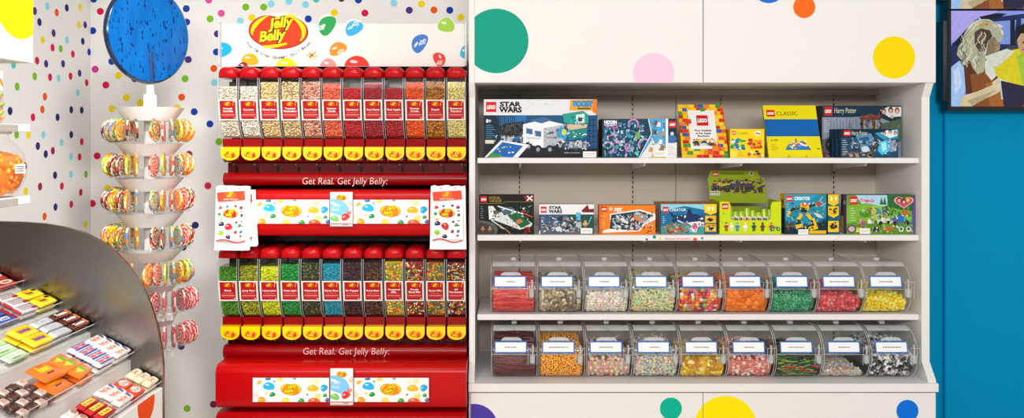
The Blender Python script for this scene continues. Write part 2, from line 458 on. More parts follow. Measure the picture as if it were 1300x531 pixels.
ZS = [1.5129, 1.1364, .75]               # shelf tops
TH = [.0255, .027, .028]
names = ['top white shelf, carrying the largest toy boxes', 'middle white shelf with a small dotted sticker on its edge', 'lowest white shelf, carrying the upper row of candy bins']
for i, z in enumerate(ZS):
    yf = 4.225
    r = thing('shelf', names[i], 'shelf', (.9, 4.45, z - TH[i]), 'white shelves in the bay')
    L2 = r.location.copy()
    b = MB(); b.M = Matrix.Translation(-L2)
    x0 = wx(606, yf); x1 = wx(1166.5, yf)
    b.box(x0, x1, yf, YP - .006, z - TH[i], z, LAM, ch=.0015)
    if i == 1:
        a = Art(b, (606, 298, 1166.5, 305), (x0, yf, z - TH[i]), (1, 0, 0), (0, 0, 1), x1 - x0, TH[i])
        a.clip = (606, 1166.5, 298.2, 304.8)
        for cx, cy, rr, c in ((821, 303.2, 1.3, '#1c3f95'), (830.8, 300.3, 2.2, '#0f9a86'), (837.7, 302.3, 1.5, '#f3d400'), (882.5, 303.6, 2.6, '#f0601f'), (891.5, 301.8, 1.5, '#2b7fd0')):
            a.ell(cx, cy, rr, rr, c, n=20)
        a.text('PLEASE ASK FOR ASSISTANCE', 844, 303.5, 1.7, '#e0466a', fit=33, bold=.02)
    b.build('board', LAMINATE, r)
    for x in UPR:
        b = MB(); b.M = Matrix.Translation(-L2)
        b.prism([(YP - .0065, z - TH[i] - .0005), (YP - .0065, z - TH[i] - .045), (YP - .06, z - TH[i] - .04), (4.30, z - TH[i] - .016), (4.285, z - TH[i] - .0005)], 'x', x - .004, x + .004, '#e6e2de')
        b.build('bracket', LAMINATE, r)
# =================================================================== JELLY BEAN RACK
DR, RD, BR = '#7d0008', '#a3060c', '#c80f14'      # deep red, red, bright red
YEL, ORG = '#ffd400', '#f0441c'

def logo(a, cx, cy, w, detail=2, fill='#ee3a12', rim='#9c1410'):
    """oval bean-shaped emblem, w = full width in drawing units"""
    k = w / 76.0
    def oval(g):
        pts = []
        for i in range(44):
            t = 2 * PI * i / 44; x = (38 + g) * math.cos(t); y = (22.5 + g) * math.sin(t)
            if y < 0: y += 4.5 * math.exp(-(x / 11) ** 2)
            y += 1.2 * (x / 38)
            pts.append((cx + x * k, cy + y * k))
        return pts
    a.poly(oval(0), rim); a.poly(oval(-1.2), fill)
    def arc(t0, t1, r0, r1, ym):
        o = []; n = 9
        for i in range(n + 1):
            t = t0 + (t1 - t0) * i / n; o.append((cx + r0 * math.cos(t) * k, cy + r0 * ym * math.sin(t) * k))
        for i in range(n, -1, -1):
            t = t0 + (t1 - t0) * i / n; f = (i / n); rr = r1 + (r0 - r1) * (1 - math.sin(PI * f)) * .75
            o.append((cx + rr * math.cos(t) * k, cy + rr * ym * math.sin(t) * k))
        return o
    if detail > 0:
        a.poly(arc(PI * .93, PI * 1.38, 35, 29, .62), '#ffd90a')
        a.poly(arc(-PI * .38, PI * .2, 35, 29, .62), '#ffd90a')
        for sg in (-1, 1):
            p = [(x, sg * (19.5 + 2.6 * (1 - ((x - sg * -3) / 17.0) ** 2))) for x in (-16, -10, -4, 2, 8, 14)]
            q = [(x, sg * (17.6 + .6 * (1 - ((x - sg * -3) / 17.0) ** 2))) for x in (14, 8, 2, -4, -10, -16)]
            a.poly([(cx + (x + (3 if sg > 0 else 1) - sg * 6) * k, cy + (y - sg * 1.5 - x * .12) * k) for x, y in p + q], '#ffd90a')
    o = '#1d1408' if detail > 0 else None
    a.text('Jelly', cx - 13 * k, cy - 3.2 * k, 12.5 * k, '#ffe016', fit=33 * k, rot=-.12, bold=.035, shear=.25, outline=o, ow=.055)
    a.text('Belly', cx - 24 * k, cy + 13.2 * k, 12.5 * k, '#ffe016', fit=35 * k, rot=-.12, bold=.035, shear=.25, outline=o, ow=.055)

def bean_print(a, x0, x1, y0, y1):
    """white strip with printed beans and the emblem (drawing units: photo pixels of the upper-left strip 322-417 x 253-284)"""
    sx = (x1 - x0) / 95.0; sy = (y1 - y0) / 31.0
    a.rect(x0, y0, x1, y1, '#f7f4ee'); a.clip = (x0, x1, y0, y1)
    for px, py, rx, ry, c, rt in ((342, 264, 7.5, 5, '#2cb3e6', .1), (330, 259, 3.4, 2.2, '#f3ab2b', -.6), (341, 254, 3.5, 2.4, '#1d7aa6', 0), (346.5, 274.5, 3.7, 2.9, '#1f8f48', -.2),
                                  (333, 282, 5, 4.5, '#f6a11c', -.4), (326, 275, 4, 4, '#fbdcc3', .3), (356, 255, 3.6, 2.4, '#f0d84a', 0), (363, 282, 5, 3.6, '#f7d650', .2), (339, 273, 2, 1.6, '#f2d26a', 0),
                                  (397, 266.5, 7, 4.2, '#f4b81e', .05), (401, 257, 3.6, 3.2, '#f3e79a', .5), (392, 257.5, 2.4, 2.6, '#efe9b6', .5), (411, 266, 4.6, 4.2, '#25a9de', -.7), (403, 277, 3.6, 4, '#f6d66a', .8),
                                  (399, 283, 8, 3.8, '#ef5a2c', .15), (382.5, 282.5, 4, 3, '#2c9a45', 0), (412, 275.5, 2.6, 2.2, '#2c9a45', 0), (415, 281.5, 2.8, 2.6, '#3f5fa8', 0), (390, 274.5, 1.3, 1.3, '#8a6a70', .4), (349, 257.5, 1.6, 1.5, '#8aa8b8', 0), (374, 254, 2.4, 1.2, '#7e97a8', 0)):
        a.bean(x0 + (px - 322) * sx, y0 + (py - 253) * sy, rx * sx, ry * sy, c, rt)
    logo(a, x0 + 47.7 * sx, y0 + 14.5 * sy, 25.5 * sx, 1, '#f58a12', '#a8420f')
    a.clip = None

XR0, XR1 = -1.402, -.222
rack = thing('jelly_bean_rack', 'tall red jelly bean display rack with bean-printed header and two drawer fronts', 'display rack', (-.81, 4.35, 0))
RL = rack.location.copy(); RM = Matrix.Translation(-RL)
def rpart(name, fn, mats=REDPL, parent=None):
    b = MB(); b.M = RM; fn(b); return b.build(name, mats, parent or rack)
# carcass: back, sides, floor plinth
def f(b):
    b.box(XR0, XR1, 4.50, 4.52, 0, 2.0, '#240306', ch=.002)
    for x in (XR0, XR1 - .014): b.box(x, x + .014, 4.335, 4.4995, 0, 2.0, '#3a0407', ch=.002)
rpart('carcass', f)
ROWB = [wz(207, 4.19), wz(431, 4.19)]     # feet of the two dispenser rows
ROWS = []
for zt, zb, ysk in ((wz(206.5, 4.26), wz(222, 4.26), 0), (wz(430.5, 4.26), wz(443, 4.26), 0)):
    def f(b):
        b.box(XR0, XR1, 4.275, 4.4995, zb, zt, '#5a0207', ch=.003)
        for i in range(12):
            x = wx(300 + 26.35 * i, 4.27)
            b.box(x - .007, x + .007, 4.2725, 4.2752, zb + .004, zt - .018, '#090203')
            b.tube([(x - .014, 4.2752, zt - .010), (x - .014, 4.271, zt - .010)], .0035, 8, '#a86a66')
    rpart('dispenser_ledge', f)
    ROWS.append(zt)
# rounded bars with the slogan
for y0, y1, tx0, tx1, base in ((219.5, 236, 384, 492, 234), (439.5, 457, 385, 494.5, 450.2)):
    Y = 4.2; z1, z0 = wz(y0, Y), wz(y1, Y); h = (z1 - z0) / 2
    def f(b):
        pr = [(4.33, z0)] + [(Y + .03 - .03 * math.cos(t), z0 + h + h * math.sin(t)) for t in (-PI / 2 + PI * i / 10 for i in range(11))] + [(4.33, z1)]
        b.prism(pr, 'x', XR0, XR1 + .002, '#8d0509', smooth=True)
    bar = rpart('slogan_bar', f)
    def g(b):
        a = Art(b, (284, y0, 592, y1), (wx(284, Y), Y, z0), (1, 0, 0), (0, 0, 1), wx(592, Y) - wx(284, Y), z1 - z0, lift=.0012)
        a.text('Get Real. Get Jelly Belly:', tx0, base, 8.6, '#e9b9b4', fit=tx1 - tx0, shear=.12, bold=-.004)
    rpart('slogan_lettering', g, PRINT, bar)
# upper and lower drawer fronts
def drawer(name, Y, y0, y1, xa, xb, py0, py1, px, rd):
    z1, z0 = wz(y0, Y), wz(y1, Y)
    def f(b):
        pr = [(4.4, z0 + .004), (4.4, z1), (Y + .05, z1)] + [(Y + rd - rd * math.sin(t), z1 - rd * .8 + rd * .8 * math.cos(t)) for t in (PI / 2 * i / 8 for i in range(1, 9))]
        pr += [(Y, z0 + .04), (Y + .012, z0 + .008), (Y + .03, z0)]
        b.prism(pr, 'x', xa, xb, '#be060c', smooth=True)
    p = rpart(name, f)
    def g(b):
        X0, X1 = wx(px[0] - 1.8, Y), wx(px[3] + 1.8, Y); Z0, Z1 = wz(py1 + 1.8, Y), wz(py0 - 1.8, Y)
        b.box(X0, X1, Y - .004, Y + .002, Z0, Z1, '#a80a10', ch=.0018)
    rpart('print_frame', g, REDPL, p)
    for a0, a1 in ((px[0], px[1]), (px[2], px[3])):
        def h(b):
            X0, X1 = wx(a0, Y), wx(a1, Y); Z0, Z1 = wz(py1, Y), wz(py0, Y)
            a = Art(b, (a0, py0, a1, py1), (X0, Y - .0042, Z0), (1, 0, 0), (0, 0, 1), X1 - X0, Z1 - Z0)
            bean_print(a, a0, a1, py0, py1)
        rpart('bean_print_strip', h, PRINT, p)
    return p
drawer('upper_drawer_front', 4.10, 242, 300.5, wx(296, 4.1), wx(566, 4.1), 253.6, 284, (322, 418.5, 447, 544.3), .03)
drawer('lower_drawer_front', 4.05, 464, 520, wx(273.5, 4.05), wx(592, 4.05), 479.6, 510.2, (321.3, 418, 447.5, 544.5), .05)
def f(b):
    z1 = wz(525.5, 4.06)
    b.prism([(4.4, 0), (4.4, z1), (4.08, z1), (4.062, z1 - .012), (4.062, 0)], 'x', wx(274, 4.06), wx(591.5, 4.06), '#ae080d', smooth=False)
rpart('plinth_front', f)
def f(b):
    b.box(XR0 + .02, XR1 - .02, 4.3, 4.4, wz(526, 4.3), wz(519, 4.3), '#1c0204')
rpart('inner_rail', f)
def f(b): b.box(XR0 + .015, XR1 - .015, 4.34, 4.49, wz(466, 4.34), wz(455, 4.34), '#2a0305')
rpart('inner_rail', f)
def f(b): b.box(XR0 + .015, XR1 - .015, 4.34, 4.49, wz(306, 4.34), wz(298, 4.34), '#160203')
rpart('inner_rail', f)
# header sign ---------------------------------------------------------------
YH = 4.24
def f(b):
    z0, z1 = wz(84.5, YH), wz(30, YH)
    b.box(wx(281.5, YH), wx(590.5, YH), YH, YH + .004, z0, z1, '#e8e5df', ch=.0006)
    # die-cut tops of the emblem and beans standing above the sheet
    for cx, cy, rx, ry in ((353.6, 40, 39.2, 23.6), (415.5, 32, 11.5, 14), (449.5, 36, 12, 12), (566.5, 32.3, 11.5, 10)):
        b.prism([(wx(cx + rx * math.cos(2 * PI * i / 36), YH), wz(cy - ry * math.sin(2 * PI * i / 36), YH)) for i in range(36)], 'y', YH - .0002, YH + .004, '#e8e5df')
sign = rpart('header_sign', f, PRINT)
def f(b):
    z0, z1 = wz(84.5, YH), wz(16, YH); X0, X1 = wx(281.5, YH), wx(590.5, YH)
    a = Art(b, (281.5, 16, 590.5, 84.5), (X0, YH, z0), (1, 0, 0), (0, 0, 1), X1 - X0, z1 - z0, lift=.0006)
    a.clip = (281.5, 590.5, 0, 84)
    a.rect(282, 30.4, 590, 84, '#e8e5df')
    BE = [(415.5, 32.5, 13.6, 9.8, '#1f9a4d', -1.0), (449.5, 36, 12, 8.8, '#35a9dc', -.55), (566.5, 32.5, 10.8, 9, '#9ac83c', .1), (533, 55, 13, 9, '#3b78c4', -1.0), (429, 62.5, 11.5, 8, '#f58a1c', -.4),
          (284, 63.5, 10.5, 9, '#17a0d8', -.5), (317.5, 76, 11, 7.4, '#f7a516', .1), (364, 83, 13.5, 8.5, '#f6dc0a', .1), (417, 83, 10.5, 8, '#ea8f8d', .1), (453.5, 82.5, 16, 10.5, '#d93426', .1),
          (557.5, 75.5, 9.5, 7.4, '#e1352c', 1.1), (592, 67, 8, 8.5, '#4fa6cf', 0), (309, 85, 7, 5.6, '#8b1f3d', .3), (396.5, 70.5, 8, 6.3, '#f0d3b4', -.35)]
    for x, y, rx, ry, c, rt in BE:
        a.bean(x, y, rx, ry, c, rt)
    for i in range(26):
        t = rnd.uniform(0, 6.28); q = rnd.uniform(0, .85)
        a.ell(396.5 + 7.2 * q * math.cos(t), 70.5 + 5.2 * q * math.sin(t), .9, .7, rnd.choice(['#d8492f', '#f08a2c', '#2d4f8e', '#8a2a2a', '#f4c46a', '#ffffff']), 0, 8, bump=False)
    for x, y, s, rt in ((409.5, 36, 5, -.9), (453, 30.5, 5, -.5), (538, 55, 5, -1.1), (434, 66, 4.5, -.3), (559, 79.5, 4, .1)):
        a.text('Jelly', x - s, y - .6, s * .62, '#ffffff', fit=s * 1.9, rot=rt * .3, shear=.25, bold=.01); a.text('Belly', x - s * 1.2, y + s * .6, s * .62, '#ffffff', fit=s * 1.9, rot=rt * .3, shear=.25, bold=.01)
    a.clip = None
    logo(a, 353.6, 39.8, 76, 2)
    T = 'The Original Gourmet Jelly Bean'.upper()
    for i, ch in enumerate(T):
        if ch == ' ': continue
        u = i / (len(T) - 1) * 2 - 1
        a.text(ch, 353.5 + 40.5 * u, 74.8 - 18.5 * u * u, 3.0 if not (i == 0 or T[i - 1] == ' ') else 3.8, '#3a3530', rot=-.86 * u, align='c', bold=.006)
rpart('header_print', f, PRINT, sign)
for x in (279.2, 590.6):
    def f(b):
        z0, z1 = wz(84, YH), wz(29, YH)
        b.box(wx(x, YH), wx(x, YH) + .008, YH - .03, YH + .02, z0, z1, '#ffffff', ch=.0015)
    rpart('clear_edge', f, EDGE)

# ------------------------------------------------------------------ dispensers
PW = 26.35 * 4.15 / FPX                   # pitch
DW = PW - .0075
DZ0 = 0
PROF = [(4.216, .117), (4.196, .135), (4.176, .165), (4.163, .205), (4.151, .26), (4.145, .31), (4.143, .36), (4.147, .408)]
def yfront(z):
    for (ya, za), (yb, zb) in zip(PROF[:-1], PROF[1:]):
        if z <= zb: return ya + (yb - ya) * max(0, (z - za)) / (zb - za)
    return PROF[-1][0]
YO = 4.2                                   # dispenser origin depth
HD = .406                                  # underside of cap
def disp_proto():
    r = thing('bean_dispenser', 'x', 'dispenser', (0, YO, 0))
    T = Matrix.Translation((0, -YO, 0)); w = DW / 2
    b = MB(); b.M = T                       # clear body
    pr = PROF + [(4.325, .408), (4.325, .118)]
    for sx in (-w, w - .002): b.prism(pr, 'x', sx, sx + .002, '#ffffff')
    b.sheet([(y - .0005, z) for y, z in PROF], -w, w)
    b.build('clear_body', BODY, r)
    b = MB(); b.M = T
    for sx in (-w + .0006, w - .0006):
        b.tube([(sx, y - .001, z) for y, z in PROF], .0014, 5, '#d8d8d8')
    b.build('body_edge', EDGE, r)
    b = MB(); b.M = T                       # rear half: smoked partition
    b.box(-w + .003, w - .003, 4.305, 4.31, .12, .40, '#1b1416')
    b.build('rear_partition', PLASTIC, r)
    b = MB(); b.M = T                       # cap: arched front, ribbed
    hw = w + .0008; R = .030; top = .461
    arch = [(-hw, .409)] + [(-hw + R - R * math.cos(t), top - R * 1.1 + R * 1.1 * math.sin(t)) for t in (PI / 2 * i / 7 for i in range(8))] + \
           [(hw - R + R * math.sin(t), top - R * 1.1 + R * 1.1 * math.cos(t)) for t in (PI / 2 * i / 7 for i in range(8))] + [(hw, .409)]
    arch = [(x, z - .0035 * math.exp(-(x / .007) ** 2) * (z > .45)) for x, z in arch]
    cx = sum(p[0] for p in arch) / len(arch); cz = .435
    rings = [(4.1345, .04), (4.1355, .3), (4.139, .6), (4.1445, .82), (4.152, .94), (4.164, 1.0), (4.26, 1.0), (4.32, .96)]
    n = len(arch); vs = []
    for y, k in rings: vs += [(p[0] * k, y, cz + (p[1] - cz) * k) for p in arch]
    fs = [(j * n + i, j * n + (i + 1) % n, (j + 1) * n + (i + 1) % n, (j + 1) * n + i) for j in range(len(rings) - 1) for i in range(n)]
    b.add(vs, fs, '#b80d14', smooth=True); b.add(vs, [tuple(range(n))[::-1], tuple(range((len(rings) - 1) * n, len(rings) * n))], '#b80d14')
    b.build('cap', REDPL, r)
    b = MB(); b.M = T                       # red chute
    b.prism([(4.22, .036), (4.213, .1168), (4.32, .1168), (4.32, .06), (4.27, .002), (4.235, .002)], 'x', -w, w, '#8a0409')
    b.prism([(4.196, .012), (4.2, .06), (4.225, .07), (4.24, .004)], 'x', -w + .008, w - .006, '#7a0308')
    b.build('chute', REDPL, r)
    b = MB(); b.M = T                       # yellow spout flap with emblem
    tw = w - .001
    flap = [(-tw, .076), (-tw, .046)] + [(-tw * math.cos(t), .044 - .032 * math.sin(t)) for t in (PI * i / 14 for i in range(1, 14))] + [(tw, .046), (tw, .076)]
    b.prism(flap, 'y', 4.184, 4.190, '#ffd400')
    b.prism([(4.186, .0755), (4.186, .06), (4.22, .06), (4.22, .0785)], 'x', -tw + .002, tw - .002, '#e8b800')
    fl = b.build('spout_flap', PLASTIC, r)
    b = MB(); b.M = T
    a = Art(b, (-tw, -.076, tw, -.012), (-tw, 4.184, .012), (1, 0, 0), (0, 0, 1), 2 * tw, .064)
    logo(a, 0, -.040, .060, 1)
    b.build('flap_emblem', PRINT, fl)
    return r
proto = disp_proto()

FLAV = [[('French Vanilla', '#f4ead2', .375, 'ivory white'), ('Coconut', '#f6efdf', .375, 'milky white'), ('Cream Soda', '#f0d296', .395, 'golden cream'), ('Toasted Marshmallow', '#ecd7a4', .395, 'speckled beige'),
         ('Tutti-Fruitti', '#f2b79e', .396, 'speckled peach pink'), ('Cotton Candy', '#fa6f4c', .385, 'coral'), ('Cinnamon', '#d3202a', .368, 'scarlet'), ('Very Cherry', '#b51f30', .392, 'cherry red'),
         ('Red Apple', '#c41f2c', .368, 'mid red'), ('Orange Crush', '#ff6412', .393, 'bright orange'), ('Peach', '#d98a1a', .396, 'amber speckled'), ('Buttered Popcorn', '#f7e795', .396, 'pale yellow')],
        [('Kiwi', '#4f9a14', .375, 'leaf green'), ('Juicy Pear', '#a9b31f', .38, 'olive yellow'), ('Lemon Lime', '#d6e00f', .376, 'lemon yellow'), ('Green Apple', '#0f9a3a', .385, 'emerald green'),
         ('Watermelon', '#3f3a24', .395, 'dark green brown'), ('Berry Blue', '#12a3bb', .39, 'turquoise'), ('Dr Pepper', '#3a1a20', .396, 'dark maroon'), ('Root Beer', '#4a2414', .396, 'dark brown'),
         ('Tropical Mix', None, .40, 'yellow and green mixed'), ('Fruit Bowl Mix', None, .40, 'red, white and yellow mixed'), ('Sours Mix', None, .396, 'green, orange and blue mixed'), ('49 Flavor Assortment', None, .396, 'dark assorted')]]
MIX = {'Tropical Mix': ['#f6c90f', '#f08a12', '#7fb81f', '#f2e06a', '#e85a1a', '#3fae8c', '#f6d24a'], 'Fruit Bowl Mix': ['#c3161c', '#f6c40f', '#f4efe2', '#2f9a2f', '#e5641b', '#3a2a30', '#8c1420'],
       'Sours Mix': ['#f07a14', '#58b41e', '#1f7aa0', '#f2cb1a', '#c22a1e', '#2b8f6a', '#e0a014'], '49 Flavor Assortment': ['#7a1616', '#e0641a', '#f2ede0', '#d8a01a', '#2a1616', '#3a6e8c', '#8c2a18', '#f0c83a']}
SPK = {'Toasted Marshmallow': ('#c89a52', .25), 'Tutti-Fruitti': ('#c05a3c', .25), 'Peach': ('#8a4a0c', .3), 'Juicy Pear': ('#6f6a10', .2), 'Watermelon': ('#6b7a30', .25), 'Root Beer': ('#7a4a20', .2), 'Dr Pepper': ('#6a3038', .2)}
def beans(name, col, top):
    """a packed front of beans over a solid filling"""
    rg = random.Random(name); V = []; Fc = []; Cc = []
    nu, nv = 7, 5
    ux, uf = [], []
    base = MB(); base.ell((0, 0, 0), (1, 1, 1), nu, nv)
    bv = np.array(base.v); bf = base.f
    w = DW / 2 - .004
    sx, sz = .0088, .0078
    rows = int((top - .004 - .131) / sz); out = MB()
    out.v = []; nb = len(bv)
    allv = []
    for j in range(rows):
        z = .131 + (j + .5) * sz
        for i in range(int(2 * w / sx) + 1):
            x = -w + (i + (.5 if j % 2 else .0)) * sx + rg.uniform(-.0015, .0015)
            x = max(-w + .0042, min(w - .0042, x))
            zz = z + rg.uniform(-.0034, .0034); y = yfront(zz) + .0078 + rg.uniform(-.0012, .0045) + (.004 if zz < .17 else 0)
            R = np.array(Matrix.Rotation(rg.uniform(0, PI), 3, 'Y') @ Matrix.Rotation(rg.uniform(-.8, .8), 3, 'Z'))
            p = (bv * np.array([.0058, .0040, .0040])) @ R.T + np.array([x, y - YO, zz])
            o = len(allv) * nb; allv.append(p)
            out.f.extend([tuple(o + k for k in q) for q in bf])
            if col is None: c = C(rg.choice(MIX[name]))
            else:
                s = SPK.get(name); c = C(s[0]) if s and rg.random() < s[1] else C(col)
            k = rg.uniform(.55, 1.15); c = tuple(min(1, v * k) for v in c)
            out.c.extend([c] * len(bf))
    out.v = [(p[0], max(p[1], yfront(p[2]) + .0016 - YO), p[2]) for p in np.concatenate(allv).tolist()]
    n = len(out.f); out.m = [0] * n; out.sm = [True] * n
    zs = [.1215, .14, .17, .21, .26, .31, .36]; zs = [z for z in zs if z < top - .012] + [top - .006]
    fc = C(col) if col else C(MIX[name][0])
    out.prism([(yfront(z) + .018 - YO, z) for z in zs] + [(4.298 - YO, top - .006), (4.298 - YO, .121)], 'x', -w, w, tuple(v * .6 for v in fc))  # filling darkened so the gaps between beans look shaded
    return out
def flavour_label(nm):
    b = MB(); T = Matrix.Translation((0, -YO, 0)); b.M = T
    za, zb = .205, .303
    ya, yb = yfront(za) - .0035, yfront(zb) - .0035
    V = Vector((0, yb - ya, zb - za)); h = V.length; w = DW / 2 - .0025
    U = Vector((1, 0, 0)); O = Vector((-w, ya, za)); N = U.cross(V.normalized())
    pts = [O, O + U * 2 * w, O + U * 2 * w + V, O + V]
    q = [p - N * .0015 for p in pts]
    b.add([tuple(p) for p in pts + q], [(0, 1, 2, 3), (7, 6, 5, 4), (0, 4, 5, 1), (1, 5, 6, 2), (2, 6, 7, 3), (3, 7, 4, 0)], '#eadfd8')
    a = Art(b, (0, 0, 23, 26), O, U, V, 2 * w, h, lift=.0002)
    a.rect(1.6, 1.4, 21.4, 24.4, '#a81318')
    logo(a, 11.5, 5.2, 9.5, 0, '#c9441a', '#c98a1a')
    a.text('J', 17.6, 6.6, 2.6, '#ffd400', bold=.03)
    a.rect(18.4, 2.0, 20.6, 3.0, '#f0c8c4', False)
    wd = nm.split(' ')
    ln = [nm] if len(nm) < 12 else [' '.join(wd[:len(wd) // 2]) or wd[0], ' '.join(wd[len(wd) // 2:])]
    if len(wd) == 1: ln = [nm]
    y = 13.4 if len(ln) == 1 else 12.0
    for t in ln:
        a.text(t, 11.5, y, 2.1, '#fff4f0', fit=min(16.5, 1.75 * len(t) + 1.2), align='c', bold=.02); y += 3.2
    a.rect(4.5, 15.6, 18.5, 15.9, '#e8a8a0', False); a.rect(3.2, 18.0, 19.8, 19.4, '#d87a74', False); a.rect(3.2, 20.2, 19.8, 21.0, '#c85a56', False); a.rect(18.6, 22.4, 20.4, 23.4, '#f0c8c4', False)
    return b
for ri in range(2):
    for i in range(12):
        nm, col, top, cd = FLAV[ri][i]
        loc = (wx(276.5, 4.145) + PW * i + DW / 2, YO, ROWS[ri] + .0005)
        row = 'upper' if ri == 0 else 'lower'
        lab = f'red-capped dispenser of {cd} jelly beans, {ORD[i]} from left, {row} row'
        grp = f'bean dispensers in the {row} row'
        if ri == 0 and i == 0:
            d = proto; d.location = loc; tag(d, lab, 'dispenser', grp)
            lb = flavour_label(nm).build('flavour_label', PRINT, d)
        else:
            d = copy_tree(proto, lab, grp, loc)
            for ch in list(d.children):
                if ch.name.startswith('flavour_label'): bpy.data.objects.remove(ch)
            flavour_label(nm).build('flavour_label', PRINT, d)
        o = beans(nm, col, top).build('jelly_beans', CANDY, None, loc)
        tag(o, f'{cd} jelly beans filling the {ORD[i]} dispenser of the {row} row', 'jelly beans', f'jelly beans in the {row} row', 'stuff')

# ------------------------------------------------------------------ price cards in front of the drawer prints
for ri, (Y, y0, y1, x0, x1) in enumerate(((4.085, 244, 286.5, 419.3, 447.6), (4.032, 468, 513.3, 419.5, 448.3))):
    up = 'upper' if ri == 0 else 'lower'
    r = thing('bean_card', f'white printed card with a blue bean clipped over the {up} red drawer front', 'card', (wx((x0 + x1) / 2, Y), Y, wz(y1, Y)), 'printed cards on the drawer fronts')
    M = Matrix.Translation(-r.location)
    b = MB(); b.M = M
    b.box(wx(x0, Y), wx(x1, Y), Y, Y + .0015, wz(y1, Y), wz(y0, Y), '#f6f3ef')
    a = Art(b, (x0, y0, x1, y1), (wx(x0, Y), Y, wz(y1, Y)), (1, 0, 0), (0, 0, 1), wx(x1, Y) - wx(x0, Y), wz(y0, Y) - wz(y1, Y))
    W_, H_ = x1 - x0, y1 - y0
    def Q(u, v): return x0 + u * W_, y0 + v * H_
    a.clip = (x0 + .4, x1 - .4, y0 + .4, y1 - .4)
    a.bean(*Q(.92, .32), .12 * W_, .1 * H_, '#f6c4c0', .5); a.bean(*Q(.28, .46), .62 * W_, .23 * H_, '#7fc3ea', .35)
    a.text('Jelly', *Q(.12, .44), .09 * H_, '#d9eefb', fit=.36 * W_, shear=.25); a.text('Belly', *Q(.06, .56), .09 * H_, '#d9eefb', fit=.36 * W_, shear=.25)
    a.bean(*Q(.2, .8), .2 * W_, .09 * H_, '#7cc46a', .3); a.bean(*Q(.68, .75), .2 * W_, .1 * H_, '#e0403a', -.5); a.bean(*Q(.84, .62), .1 * W_, .07 * H_, '#e87a70', 1)
    a.rect(*Q(0.02, .93), *Q(.98, .96), '#e0403a'); a.rect(*Q(.55, .96), *Q(.8, .985), '#3fb8c8')
    logo(a, *Q(.5, .16), .46 * W_, 1, '#f0641c', '#a8300f'); a.clip = None
    b.build('card', PRINT, r)
    b = MB(); b.M = M
    for x in (x0 - .7, x1 + .1): b.box(wx(x, Y), wx(x, Y) + .002, Y - .004, Y + .006, wz(y1 + 1, Y), wz(y0, Y), '#7a7a80')
    b.box(wx(x0 - .7, Y), wx(x1 + .7, Y), Y - .004, Y + .012, wz(y1 + 1.2, Y), wz(y1 + .2, Y), '#d9d6d4')
    b.build('holder', METAL, r)

